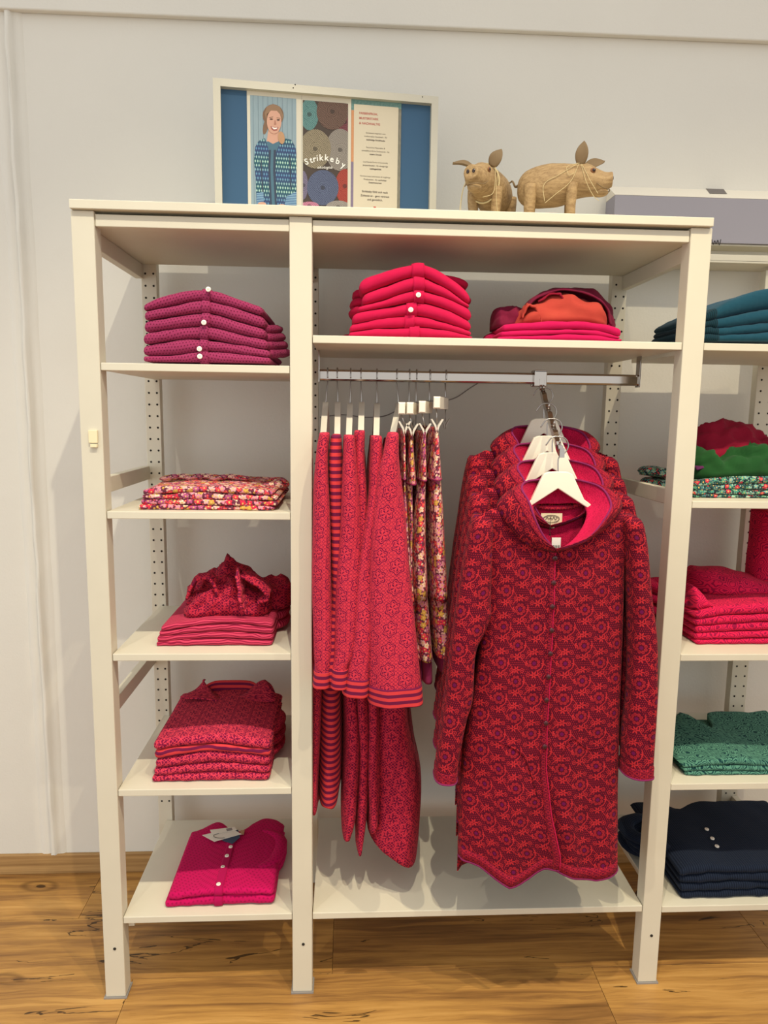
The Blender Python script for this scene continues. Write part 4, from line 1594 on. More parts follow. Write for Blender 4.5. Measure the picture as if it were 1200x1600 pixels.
    # pocket seams: slightly raised welts
    for pl in ([(775, 1158), (800, 1165), (818, 1180), (830, 1210), (838, 1240)], [(945, 1168), (918, 1170), (895, 1152), (880, 1165), (872, 1200)]):
        q = [U(x, y, Y=CF) for x, y in pl]
        out = []
        for p in catmull(q, 24):
            t = (ZT0 - p.z) / (ZT0 - ZB0)
            lo = sstep(.25, 1, t)
            z0 = p.z
            xl, xr = interp(cl, z0), interp(cr_, z0)
            mid, hw = (xl + xr) / 2, (xr - xl) / 2
            qq = clamp(abs(p.x - mid) / hw)
            prof = (1 - qq ** 3.2) ** .5
            ym = (CF + CB) / 2
            y = ym + (CF - ym) * prof - .010 * lo * prof + lo * prof * (.008 * sin(p.x * 46 + 1.0) + .007 * nz(p.x * 14, z0 * 2.5, 3)) + prof * .003 * nz(p.x * 30, z0 * 9, 8) + prof * .0035 * nz(p.x * 11, z0 * 13, 21)
            out.append(Vector((p.x, y - .002, p.z)))
        MB().tube(out, .0014, 6).build('pocket_seam', FB['ornament'], root)
    return root


coat0 = make_coat()
# neck label and price tag exist on the front coat only
coats = [coat0]
for k in range(1, 4):
    c = copy_tree(coat0)
    c.location = coat0.location + (HP[k] - HP[0])
    coats.append(c)
ordc = ('foremost on the chrome arm, shown full length', 'second on the chrome arm, behind the foremost one', 'third on the chrome arm', 'rearmost on the chrome arm, next to the rail')
for c, t in zip(coats, ordc):
    tag(c, 'red ornament knit hooded coat, ' + t, 'coat', 'hooded coats on the chrome arm')
lbm = plain('cream_label', srgb('#dccfae'), .8)
lb = MB().box(U(845, 810, Y=-.054).x, U(878, 810, Y=-.054).x, -.0555, -.0545, U(860, 819, Y=-.054).z, U(860, 802, Y=-.054).z).build('neck_label', lbm, coat0, smooth=False)
c0 = U(861.5, 810.5, Y=-.057)
MB().tube([c0 + Vector((.0195 * cos(a * pi / 16), 0, .0085 * sin(a * pi / 16))) for a in range(32)], .0007, 5, closed=True).build('label_oval', MT['hole'], lb)
MB().tube(catmull([c0 + Vector((-.014 + .004 * k, 0, (.003 if k % 2 else -.0025) + .0008 * (k % 3))) for k in range(8)], 40), .0006, 5).build('label_script', MT['hole'], lb)
MB().box(U(860, 822, Y=-.056).x, U(866, 822, Y=-.056).x, -.057, -.056, U(860, 825, Y=-.056).z, U(860, 818, Y=-.056).z).build('size_tab', lbm, lb, smooth=False)
pt = MB().box(U(862, 850, Y=-.085).x, U(876, 850, Y=-.085).x, -.0855, -.0845, U(868, 858, Y=-.085).z, U(868, 840, Y=-.085).z).build('price_tag', plain('white_card', srgb('#ece8e0'), .6), coat0, smooth=False)
mb = MB()
for k in range(8):
    x = lerp(U(864, 850, Y=-.086).x, U(874, 850, Y=-.086).x, k / 7.0)
    mb.box(x, x + .0008 + .0005 * (k % 3 == 0), -.0862, -.0857, U(868, 856.5, Y=-.086).z, U(868, 852, Y=-.086).z)
mb.build('barcode', MT['hole'], pt, smooth=False)
MB().tube([U(861, 805, Y=-.057), U(859, 830, Y=-.075), U(862, 846, Y=-.086)], .0005, 5).build('tag_string', MT['hole'], pt)

# coat hangers: flat cream plates with a notch below and a wire hook across
for k in range(4):
    off = HP[k] - HP[0]
    hg = thing('coat_hanger', 'cream flat hanger in the %s hooded coat on the chrome arm' % ('foremost', 'second', 'third', 'rearmost')[k], 'hanger', HP[k], 'cream hangers of the hooded coats')
    ol = [(849, 740), (857, 737), (871, 736.5), (886, 737), (894, 741), (912, 780), (938, 800), (965, 812), (960, 818), (912, 790), (871, 763), (829, 790), (785, 816), (780, 810), (806, 798), (829, 781)]
    W0 = [U(x, y, Y=HY[0]) + off for x, y in ol]
    n = len(ol)
    vv = [p + Vector((0, -.006, 0)) for p in W0] + [p + Vector((0, .006, 0)) for p in W0]
    ff = [list(range(n)), [n + q for q in range(n)][::-1]] + [(q, n + q, n + (q + 1) % n, (q + 1) % n) for q in range(n)]
    pl = MB().add(vv, ff).build('plate', MT['hanger_white'], hg, smooth=False)
    bv = pl.modifiers.new('bevel', 'BEVEL')
    bv.width, bv.segments = .002, 2
    hkp = [(872, 740), (872, 722), (874, 714), (884, 706), (888, 696), (884, 686), (874, 682), (862, 684), (853, 696)]
    MB().tube(catmull([U(x, y, Y=HY[0]) + off for x, y in hkp], 36), .0016, 8).build('hook', MT['steel'], hg)

# ------------------------------------------------------------------ heaps of soft cloth
def heap(root, name, poly, org, sc, Yc, depth, zbase, mat, seed, amp=.012, freq=26, nx=48, na=30):
    """soft mound whose skyline follows the pixel polyline; zbase may be a Curve"""
    pts = catmull([U(org[0] + x * sc, org[1] + y * sc, Y=Yc) for x, y in poly], 60)
    tab = sorted(((p.x, p.z) for p in pts), key=lambda q: q[0])
    x0, x1 = tab[0][0], tab[-1][0]
    P, UV = [], []
    for i in range(nx + 1):
        t = .5 - .5 * cos(pi * i / nx)
        t = .5 * t + .5 * i / nx
        x = lerp(x0, x1, t)
        zb = (zbase(x) if callable(zbase) else zbase) + .0008
        h = max(.004, interp(tab, x) - zb)
        e = min(t, 1 - t)
        kd = sqrt(max(.03, 1 - (1 - clamp(e / .18)) ** 2))
        row, ur = [], []
        Ls = 0
        for j in range(na + 1):
            a = pi * j / na
            ca, sa = cos(a), sin(a)
            y = Yc - depth / 2 * kd * (abs(ca) ** .8) * (1 if ca > 0 else -1)
            z = h * (sa ** .75 if sa > 0 else 0)
            w1 = nz(x * freq * .5 + seed, y * freq * .4 + z * freq * .6, seed)
            rid = 1 - abs(w1) * 2.2
            w2 = nz(x * freq * 1.3, z * freq * 1.5 + y * freq, seed + 4)
            k = amp * sstep(0, .3, sa)
            dn = Vector((w2 * .6, -max(ca, 0) * 1.0, sa)) * (k * (rid - .65) + k * .5 * w2)
            p = Vector((x, y, zb + z)) + dn
            p.z = max(p.z, zb)
            if j:
                Ls += (p - row[-1]).length
            row.append(p)
            ur.append((x + seed * .3, Ls))
        P.append(row)
        UV.append(ur)
    mb = MB().grid(P, UV)
    C = na + 1
    mb.f.append([j for j in range(C)][::-1])
    mb.f.append([nx * C + j for j in range(C)])
    mb.f.append([i * C for i in range(nx + 1)] + [i * C + na for i in range(nx, -1, -1)])
    return mb.build(name, mat, root)


def sash(root, name, pts, wid, mat, thick=.004, sag=.0, seed=0, n=40, m=8):
    """strip of cloth following world points, its width running in depth (y) with a soft curl"""
    C = catmull(pts, n)
    P, UV = [], []
    Ls = 0
    for i, p in enumerate(C):
        t = i / (n - 1)
        if i:
            Ls += (p - C[i - 1]).length
        wv = wid * (.75 + .25 * sin(pi * t)) * (1 + .2 * nz(t * 5, seed))
        row, ur = [], []
        for j in range(m + 1):
            s = j / m - .5
            row.append(p + Vector((.006 * nz(s * 6, t * 6, seed), s * wv, -abs(s) ** 2 * wid * .6 + .004 * nz(s * 8, t * 9, seed + 3) - sag * s)))
            ur.append((s * wv, Ls))
        P.append(row)
        UV.append(ur)
    return MB().grid(P, UV).build(name, mat, root, thick=thick)


# scarf on the pink tops
sc1 = thing('scarf', 'crumpled orange and burgundy scarf on the pink tops', 'scarf', (1.12, .16, PINKTOP(1.12)))
heap(sc1, 'back_fold', [(240, 240), (300, 170), (400, 108), (500, 103), (590, 112), (660, 160), (700, 220), (716, 285)], O7, S7, .20, .17, PINKTOP, FB['scarf_burgundy'], 3, .010, 20)
heap(sc1, 'front_fold', [(190, 285), (240, 225), (320, 180), (400, 150), (470, 140), (560, 172), (640, 205), (680, 270)], O7, S7, .13, .14, PINKTOP, FB['scarf_orange'], 8, .016, 20)
heap(sc1, 'side_fold', [(92, 250), (105, 215), (150, 190), (200, 205), (245, 215), (290, 285)], O7, S7, .16, .12, PINKTOP, FB['scarf_burgundy'], 5, .014, 34)
for k, pl in enumerate(([(250, 235), (300, 160), (400, 112), (520, 108), (630, 150), (690, 215), (706, 285)], [(330, 165), (390, 128), (440, 130), (470, 165), (560, 200)], [(250, 250), (275, 190), (320, 205), (350, 280)])):
    sash(sc1, 'band', [U(O7[0] + x * S7, O7[1] + y * S7, Y=(.105, .10, .075)[k]) for x, y in pl], (.05, .04, .035)[k], FB[('scarf_burgundy', 'scarf_red', 'scarf_orange')[k]], seed=k)

# crumpled patterned garment on the striped tops
hp3 = thing('crumpled_cardigan', 'crumpled maroon patterned cardigan heaped on the pinstriped tops', 'cardigan', (.33, .2, STRIPETOP(.33)))
heap(hp3, 'front_heap', [(545, 830), (570, 770), (640, 740), (720, 700), (800, 690), (880, 720), (960, 745), (1010, 790)], O8, S8, .17, .16, STRIPETOP, FB['damask_dark'], 11, .020, 34)
heap(hp3, 'rear_heap', [(560, 740), (620, 680), (700, 655), (745, 610), (775, 575), (830, 612), (900, 660), (980, 700), (1060, 690), (1120, 730)], O8, S8, .25, .16, STRIPETOP, FB['damask_dark'], 14, .016, 34)
sash(hp3, 'sleeve', [U(O8[0] + x * S8, O8[1] + y * S8, Y=.12) for x, y in ((560, 790), (610, 690), (690, 680), (720, 760), (700, 820))], .05, FB['damask_dark'], .006, seed=4)
sash(hp3, 'flap', [U(O8[0] + x * S8, O8[1] + y * S8, Y=.10) for x, y in ((830, 640), (850, 720), (860, 790), (880, 828))], .10, FB['damask_fold'], .006, seed=6)
sash(hp3, 'flap', [U(O8[0] + x * S8, O8[1] + y * S8, Y=.11) for x, y in ((850, 660), (930, 690), (1000, 760), (940, 800))], .08, FB['damask_dark'], .006, seed=9)

# scarf on the green floral tops
sc2 = thing('scarf', 'crumpled dark red and green scarf on the green floral tops', 'scarf', (1.7, .2, R2TOP(1.7)))
heap(sc2, 'red_fold', [(400, 330), (470, 225), (560, 198), (620, 210), (700, 215), (780, 260), (870, 330), (960, 380), (1000, 440)], O10, S10, .24, .18, R2TOP, FB['scarf_red'], 17, .018, 30)
heap(sc2, 'green_fold', [(395, 450), (430, 390), (480, 360), (560, 400), (640, 370), (740, 340), (830, 345), (930, 370), (1010, 440)], O10, S10, .16, .16, R2TOP, FB['scarf_green'], 20, .018, 30)
sash(sc2, 'dark_band', [U(O10[0] + x * S10, O10[1] + y * S10, Y=.12) for x, y in ((450, 470), (560, 450), (680, 470), (800, 460), (900, 470))], .05, plain('dark_purple_gauze', srgb('#5a2150'), .9), .004, seed=2)

# loose top of the raspberry pile: heaped body and hanging-down sleeves at its left
heap(R3ROOT, 'heaped_body', [(395, 1230), (410, 1100), (440, 1050), (560, 1040), (640, 1052), (740, 1080), (870, 1110), (1000, 1130), (1200, 1150), (1300, 1240)], O10, S10, .28, .20, R3TOP, FB['swirl'], 23, .010, 18)
heap(R3ROOT, 'sleeve', [(392, 1290), (400, 1190), (430, 1140), (470, 1170), (495, 1250), (510, 1290)], O10, S10, .15, .12, R3TOP, FB['swirl'], 25, .006, 18)
for k in range(3):
    p0 = U(O10[0] + 215 * S10, O10[1] + (1090 + 90 * k) * S10, Y=.25)
    p0.z = Z3 + .11 - .035 * k
    roll(R3ROOT, 'sleeve', [p0 + Vector((.10, -.04, -.01)), p0 + Vector((.03, -.02, 0)), p0 + Vector((.012, .05, 0)), p0 + Vector((.09, .1, 0))], .019, FB['swirl'], k)
# a red knit garment hung at the far right, cut by the frame
rg = thing('hanging_cardigan', 'dark red knit garment hanging at the far right edge below the green tops', 'cardigan', (1.97, .3, 1.1))
drape_part('body', FB['swirl'], rg, table([(799, 1192, 1230), (840, 1186, 1240), (880, 1180, 1246), (930, 1176, 1250)], .27), .24, .36, n=30, steps=20, seed=80, rip=.006)

# ------------------------------------------------------------------ collar of the red dress, tags on the magenta cardigan
def strip(root, name, inner, outer, mat, thick=.004, n=16, m=5, lift=.004):
    a = catmull([U(O9[0] + x * S9, O9[1] + y * S9, Y=yy) for x, y, yy in inner], n)
    b_ = catmull([U(O9[0] + x * S9, O9[1] + y * S9, Y=yy) for x, y, yy in outer], n)
    P, UV = [], []
    for k in range(m + 1):
        t = k / m
        row = [p.lerp(q, t) + Vector((0, -lift * .5 * sin(pi * t), lift * sin(pi * t))) for p, q in zip(a, b_)]
        P.append(row)
        UV.append([(i * .012, t * .05) for i in range(n)])
    return MB().grid(P, UV).build(name, mat, root, thick=thick)


strip(L4ROOT, 'collar_stand', [(640, 150, .33), (700, 118, .355), (800, 112, .36), (900, 118, .36), (950, 150, .34)], [(640, 220, .33), (700, 205, .34), (790, 205, .345), (880, 205, .34), (940, 215, .33)], FB['stripe_red'])
strip(L4ROOT, 'collar_flap', [(640, 118, .36), (690, 170, .32), (730, 205, .29), (768, 240, .265)], [(655, 108, .365), (600, 165, .33), (520, 205, .285), (640, 212, .27)], FB['damask_fold'])
strip(L4ROOT, 'collar_flap', [(925, 135, .355), (880, 175, .32), (830, 205, .29), (775, 240, .265)], [(975, 112, .365), (1015, 150, .33), (1025, 225, .28), (880, 222, .27)], FB['damask_fold'])

zt5 = L5TOP(.31)
MT['card'] = plain('white_card', srgb('#e9e4d8'), .6)


def flat_tag(root, name, poly, z, mat, th=.0012):
    W0 = [U(O9[0] + x * S9, O9[1] + y * S9, Z=z) for x, y in poly]
    n = len(W0)
    vv = W0 + [p + Vector((0, 0, th)) for p in W0]
    ff = [list(range(n))[::-1], [n + q for q in range(n)]] + [(q, (q + 1) % n, n + (q + 1) % n, n + q) for q in range(n)]
    return MB().add(vv, ff).build(name, mat, root, smooth=False)


pt = thing('paper_tag', 'white paper hang tags lying on the magenta cardigan neckline', 'tag', U(O9[0] + 740 * S9, O9[1] + 940 * S9, Z=zt5 + .004))
flat_tag(pt, 'blue_card', [(745, 972), (800, 990), (840, 955), (830, 915), (780, 930)], zt5 + .004, plain('blue_card', srgb('#3c4a63'), .6))
flat_tag(pt, 'large_card', [(638, 944), (702, 978), (848, 938), (795, 908)], zt5 + .0065, MT['card'])
t2 = flat_tag(pt, 'small_card', [(680, 916), (690, 940), (822, 915), (812, 900)], zt5 + .009, MT['card'])
flat_tag(t2, 'printed_code', [(765, 908), (770, 922), (800, 916), (796, 903)], zt5 + .0104, plain('grey_print', srgb('#8f8a86'), .7), .0002)
c = U(O9[0] + 742 * S9, O9[1] + 945 * S9, Z=zt5 + .0085)
MB().tube([c + Vector((.024 * cos(a * pi / 14), .012 * sin(a * pi / 14), 0)) for a in range(9, 24)], .0006, 5).build('printed_arc', MT['hole'], pt)
nl = U(O9[0] + 852 * S9, O9[1] + 926 * S9, Z=zt5 + .006)
MB().box(nl.x - .006, nl.x + .006, nl.y - .01, nl.y + .01, zt5 + .004, zt5 + .006, .0005).build('neck_label', plain('tan_label', srgb('#b08a6a'), .8), L5ROOT, smooth=False)

# thin cable running along the wall behind the rail
cb = MB().tube(catmull([U(x, y, Y=YW - .003) for x, y in ((500, 652), (535, 648), (570, 652), (600, 650), (622, 641), (660, 628), (705, 624), (735, 606), (760, 590))], 50), .0016, 6).build('wall_cable', plain('grey_cable', srgb('#8f8782'), .6))
tag(cb, 'thin grey cable running along the wall behind the clothes rail', 'cable')

# ------------------------------------------------------------------ wooden pigs
def mk_pigwood():
    m = Mat('carved_pale_wood', .6, .3)
    x, y, z = m.obj()
    g = m.noise(m.comb(x * 8, y * 40, z * 40), 4, 4)
    g2 = m.noise(m.objs, 300, 3)
    c = m.ramp(g, [(.3, srgb('#8a6e4a')), (.7, srgb('#b09368'))])
    m.color(m.mix(g2.gt(.6) * .3, c, srgb('#6a5032')))
    m.bump(g2, .25, .001)
    return m.m


MT['pig'] = mk_pigwood()
MT['pig_ear'] = plain('carved_darker_wood', srgb('#7c6648'), .6, .3, bump=(120, .2))
MT['straw'] = plain('straw_twine', srgb('#c9b78a'), .8)
MT['eye'] = plain('glossy_eye', srgb('#2a1710'), .15, .6)
MT['eyerim'] = plain('eye_rim', srgb('#8a5a3a'), .5)


def make_pig(label, loc, rz, ears, eye_side, twine, band=False):
    root = thing('wooden_pig', label, 'figurine', loc, 'wooden pigs on top of the shelving unit')
    R = Matrix.Rotation(rz, 3, 'Z')
    Lc = Vector(loc)
    T_ = lambda p: Lc + R @ Vector(p)
    secs = [(-.084, .098, .006, .008), (-.080, .098, .020, .025), (-.066, .099, .034, .041), (-.04, .101, .043, .050), (-.01, .103, .046, .053), (.02, .104, .045, .052), (.045, .107, .041, .047), (.062, .111, .036, .042), (.078, .113, .034, .041), (.095, .111, .031, .038),
            (.112, .107, .027, .032), (.126, .106, .0235, .026), (.136, .109, .021, .021), (.144, .112, .0195, .0185), (.147, .112, .0175, .0165), (.1475, .112, .010, .010)]
    dense = catmull([Vector((a, b_, c_)) for a, b_, c_, d_ in secs], 46)
    dd = catmull([Vector((d_, 0, 0)) for a, b_, c_, d_ in secs], 46)
    P, UV = [], []
    for q, h in zip(dense, dd):
        row, ur = [], []
        for k in range(26):
            an = 2 * pi * k / 26
            cy, cz = cos(an), sin(an)
            wv = q.z * cy
            zv = h.x * cz * (1.0 if cz > 0 else .96)
            s = 1 + .02 * nz(q.x * 40, cy * 2, cz * 2)
            row.append(T_((q.x, wv * s, q.y + zv * s)))
            ur.append((an * .04, q.x))
        P.append(row)
        UV.append(ur)
    MB().grid(P, UV, True, True).build('body', MT['pig'], root)
    # chin block under the snout
    MB().ball(T_((.118, 0, .083)), .022, .018, .010, rot=R).build('chin', MT['pig'], root)
    MB().tube(catmull([T_((.108, -.0285, .098)), T_((.122, -.0245, .089)), T_((.138, -.015, .087)), T_((.142, 0, .087)), T_((.138, .015, .087)), T_((.122, .0245, .089)), T_((.108, .0285, .098))], 20), .0013, 6).build('mouth_line', MT['pig_ear'], root)
    for sy in (-1, 1):
        MB().ball(T_((.1475, sy * .0075, .114)), .002, .0042, .0050, 12, 8, R).build('nostril', MT['eye'], root)
        MB().ball(T_((.098, sy * .0285, .128)), .0068, .0030, .0062, 14, 8, R).build('eye_rim', MT['eyerim'], root)
        MB().ball(T_((.0995, sy * .0303, .128)), .0042, .0028, .0042, 12, 8, R).build('eye', MT['eye'], root)
    # ears: thick leaf shapes, given in world directions
    for base, d, nrm, ln, wd in ears:
        base = T_(base)
        d = Vector(d).normalized()
        nrm = Vector(nrm)
        nrm = (nrm - d * nrm.dot(d)).normalized()
        sd = d.cross(nrm)
        P = []
        n = 14
        for i in range(n + 1):
            t = i / n
            wv = wd * (sin(pi * (.10 + .90 * t) ** .85)) ** .8 * .5 + .0006
            cp = base + d * ln * t + nrm * .004 * sin(pi * t)
            row = []
            for k in range(12):
                an = 2 * pi * k / 12
                dish = -.0035 * cos(an) ** 2 * 0
                row.append(cp + sd * cos(an) * wv + nrm * (sin(an) * .0035 + .006 * (cos(an) ** 2) * sin(pi * t)))
            P.append(row)
        MB().grid(P, None, True, True).build('ear', MT['pig_ear'], root)
    # legs
    for lx, ly, r0 in ((.048, -.028, .013), (.048, .028, .013), (-.052, -.030, .015), (-.052, .030, .015)):
        P = [T_((lx, ly * 1.12, .098)), T_((lx + .001, ly * 1.15, .075)), T_((lx, ly * 1.08, .045)), T_((lx + .002, ly * 1.05, .018)), T_((lx + .003, ly * 1.05, .0))]
        MB().tube(catmull(P, 12), [lerp(r0 * 1.15, r0 * .75, i / 11) for i in range(12)], 12).build('leg', MT['pig'], root)
    # tail
    pts = [T_((-.082 - .022 * t, .004 * sin(t * 9), .105 + .016 * t + .004 * cos(t * 9))) for t in [i / 12 for i in range(13)]]
    MB().tube(pts, [lerp(.0032, .0018, i / 12) for i in range(13)], 7).build('tail', MT['pig_ear'], root)
    if band:
        ring = [T_((.058 + .004 * sin(a * pi / 12), .0405 * cos(a * pi / 12), .110 + .046 * sin(a * pi / 12))) for a in range(24)]
        MB().tube(ring, .0022, 7, closed=True).build('neck_cord', MT['straw'], root)
    for pl in twine:
        MB().tube(catmull([T_(p) for p in pl], 30), .0007, 5).build('twine', MT['straw'], root)
    return root


ZTB = 2.0212
# left pig faces the viewer's left
h1 = Vector((-.52, -.854, 0))
rz1 = atan2(h1.y, h1.x)
sn = U(735, 291, Y=.075)
c1 = Vector((sn.x, .075, 0)) - h1 * .147
make_pig('carved wooden pig facing the viewer, beside the framed display board', (c1.x, c1.y, ZTB), rz1,
         [((.070, -.022, .146), (-1, .1, .22), (0, -.6, .8), .056, .026), ((.062, .022, .146), (.55, -.1, 1), (-.3, -1, .2), .046, .032)], 0,
         [[(.06, -.03, .15), (.10, -.036, .10), (.125, -.034, .05), (.13, -.034, .0)], [(.06, -.032, .148), (.095, -.04, .09), (.118, -.036, .03), (.12, -.034, .0)], [(.06, .03, .148), (.09, .042, .10), (.10, .040, .07), (.115, .02, .06)], [(.05, .034, .14), (.085, .044, .09), (.08, .044, .05), (.06, .046, .01)]], True)
# right pig in profile, snout to the right
rz2 = radians(-14)
h2 = Vector((cos(rz2), sin(rz2), 0))
sn2 = U(956, 292, Y=.10)
c2 = Vector((sn2.x, .10, 0)) - h2 * .147
make_pig('carved wooden pig in profile with its snout raised to the right', (c2.x, c2.y, ZTB), rz2,
         [((.068, -.016, .146), (.12, 0, 1), (-.4, -1, 0), .056, .030), ((.078, .014, .146), (.95, .2, .38), (0, -1, .5), .062, .026)], 0,
         [[(.062, -.030, .146), (.02, -.046, .118), (-.018, -.049, .095), (-.016, -.049, .055)], [(.064, -.030, .146), (.045, -.045, .10), (.01, -.050, .070), (-.015, -.050, .050)], [(.068, -.030, .144), (.082, -.038, .10), (.10, -.036, .068), (.115, -.034, .055)], [(.07, -.029, .144), (.09, -.036, .105), (.108, -.033, .078), (.112, -.032, .072)], [(.060, -.030, .146), (.035, -.042, .135), (.04, -.045, .115), (.052, -.042, .12)]])

# ------------------------------------------------------------------ framed display board
BL = U(333, 124, Y=.25)
BR = U(684, 153, Y=.31)
E1 = Vector((BR.x - BL.x, .06, 0))
BW = E1.length
E1.normalize()
EN = Vector((E1.y, -E1.x, 0))          # towards the viewer
B0 = Vector((BL.x, .25, ZTB))
BH = BL.z - ZTB


def Bp(x, y):
    d = FW + RT * ((x - 600) / F_PX) - UP * ((y - 800) / F_PX)
    t = (B0 - CAM).dot(EN) / d.dot(EN)
    p = CAM + d * t - B0
    return p.dot(E1), p.z


def Bw(a, b_, off):
    return B0 + E1 * a + Vector((0, 0, b_)) + EN * off


def bbox_(a0, a1, b0, b1, o0, o1):
    vv = [Bw(a, b_, o) for o in (o0, o1) for b_ in (b0, b1) for a in (a0, a1)]
    return MB().add(vv, [(0, 1, 3, 2), (4, 6, 7, 5), (0, 4, 5, 1), (2, 3, 7, 6), (0, 2, 6, 4), (1, 5, 7, 3)])


brd = thing('display_board', 'silver framed display board with knitwear posters on a blue backing', 'display board', B0 + E1 * BW / 2)
MT['alu'] = plain('brushed_silver_frame', srgb('#c6c0ae'), .45, .4, .35, bump=(80, .1))
FT = .0185
bbox_(0, FT, 0, BH, -.012, .010).build('frame_side', MT['alu'], brd, smooth=False)
bbox_(BW - FT, BW, 0, BH, -.012, .010).build('frame_side', MT['alu'], brd, smooth=False)
bbox_(FT, BW - FT, BH - FT, BH, -.012, .010).build('frame_rail', MT['alu'], brd, smooth=False)
bbox_(FT, BW - FT, 0, FT, -.012, .010).build('frame_rail', MT['alu'], brd, smooth=False)
bbox_(FT, BW - FT, FT, BH - FT, -.012, -.006).build('backing', plain('blue_felt', srgb('#3f5f7c'), .8), brd, smooth=False)
for x, y in ((461, 135), (458, 140), (659, 154)):
    a, b_ = Bp(x, y)
    MB().disc(Bw(a, b_, .0102), EN, .0016, .0008, 8).build('frame_nick', MT['hole'], brd)

Z2_ = lambda x, y: (320 + x * .31667, 110 + y * .31667)
Z5_ = lambda x, y: (380 + x * .15, 130 + y * .15)
Z6_ = lambda x, y: (530 + x * .13333, 150 + y * .13333)


def rect(fn, x0, x1, y0, y1):
    a0 = (Bp(*fn(x0, y0))[0] + Bp(*fn(x0, y1))[0]) / 2
    a1 = (Bp(*fn(x1, y0))[0] + Bp(*fn(x1, y1))[0]) / 2
    bt = (Bp(*fn(x0, y0))[1] + Bp(*fn(x1, y0))[1]) / 2
    return a0, a1, FT, bt


def clip(poly, r_):
    a0, a1, b0, b1 = r_
    for ax, lim, sg in ((0, a0, 1), (0, a1, -1), (1, b0, 1), (1, b1, -1)):
        out = []
        for i in range(len(poly)):
            p, q = poly[i - 1], poly[i]
            ip, iq = (p[ax] - lim) * sg >= 0, (q[ax] - lim) * sg >= 0
            if ip != iq:
                t = (lim - p[ax]) / (q[ax] - p[ax])
                out.append((p[0] + (q[0] - p[0]) * t, p[1] + (q[1] - p[1]) * t))
            if iq:
                out.append(q)
        poly = out
        if not poly:
            break
    return poly


def pr(name, poly, off, mat, parent, r_=None):
    """flat printed shape on the board; poly in board coordinates"""
    if r_:
        poly = clip(poly, r_)
    if len(poly) < 3:
        return None
    ar = sum(poly[i - 1][0] * poly[i][1] - poly[i][0] * poly[i - 1][1] for i in range(len(poly)))
    if ar < 0:
        poly = poly[::-1]
    mb = MB()
    mb.add([Bw(a, b_, off) for a, b_ in poly], [list(range(len(poly)))], [(a, b_) for a, b_ in poly])
    return mb.build(name, mat, parent, smooth=False)


def el(cx_, cy_, rx, ry, n=28, fn=Z5_, rot=0):
    out = []
    for k in range(n):
        a = 2 * pi * k / n
        dx, dy = rx * cos(a), ry * sin(a)
        out.append(Bp(*fn(cx_ + dx * cos(rot) - dy * sin(rot), cy_ + dx * sin(rot) + dy * cos(rot))))
    return out


def pg(pts, fn=Z5_):
    P = [Bp(*fn(x, y)) for x, y in pts]
    return P


def flatm(name, c):
    return plain(name, srgb(c) if isinstance(c, str) else c, .55, .25)


def uvmat(name, fn):
    m = Mat(name, .55, .25)
    m.U, m.V = m.uv()
    m.color(fn(m, m.U, m.V))
    return m.m


R1 = rect(Z2_, 210, 478, 92, 650)
p1 = bbox_(R1[0], R1[1], R1[2], R1[3], -.006, -.004).build('portrait_poster', flatm('poster_paper', '#d6cfbb'), brd, smooth=False)
R1b = rect(Z2_, 226, 452, 128, 650)
pr('photo_ground', [(R1b[0], R1b[2]), (R1b[1], R1b[2]), (R1b[1], R1b[3]), (R1b[0], R1b[3])], -.0037, uvmat('grey_blue_planks', lambda m, u, v: m.mix((u / .0125).fract().lt(.07), m.mix(m.noise(m.comb(u * 300, v * 30), 1, 3), srgb('#8399a2'), srgb('#9aabb0')), srgb('#5d7079'))), p1)


def diamond_knit(m, u, v):
    k = .0105
    r_ = (v / k).floor()
    fx = ((u / (k * .62) + r_.mod(2.0) * .5).fract() - .5) * .62
    fy = (v / k).fract() - .5
    d = fx.abs() * 1.9 + fy.abs() * 1.05
    hue = ((v * 95).sin() * .5 + .5)
    leafc = m.mix(hue, srgb('#a9cdbb'), srgb('#5d8fae'))
    bgc = m.mix(hue, srgb('#2f5a66'), srgb('#39496f'))
    return m.mix(d.lt(.40), bgc, leafc)


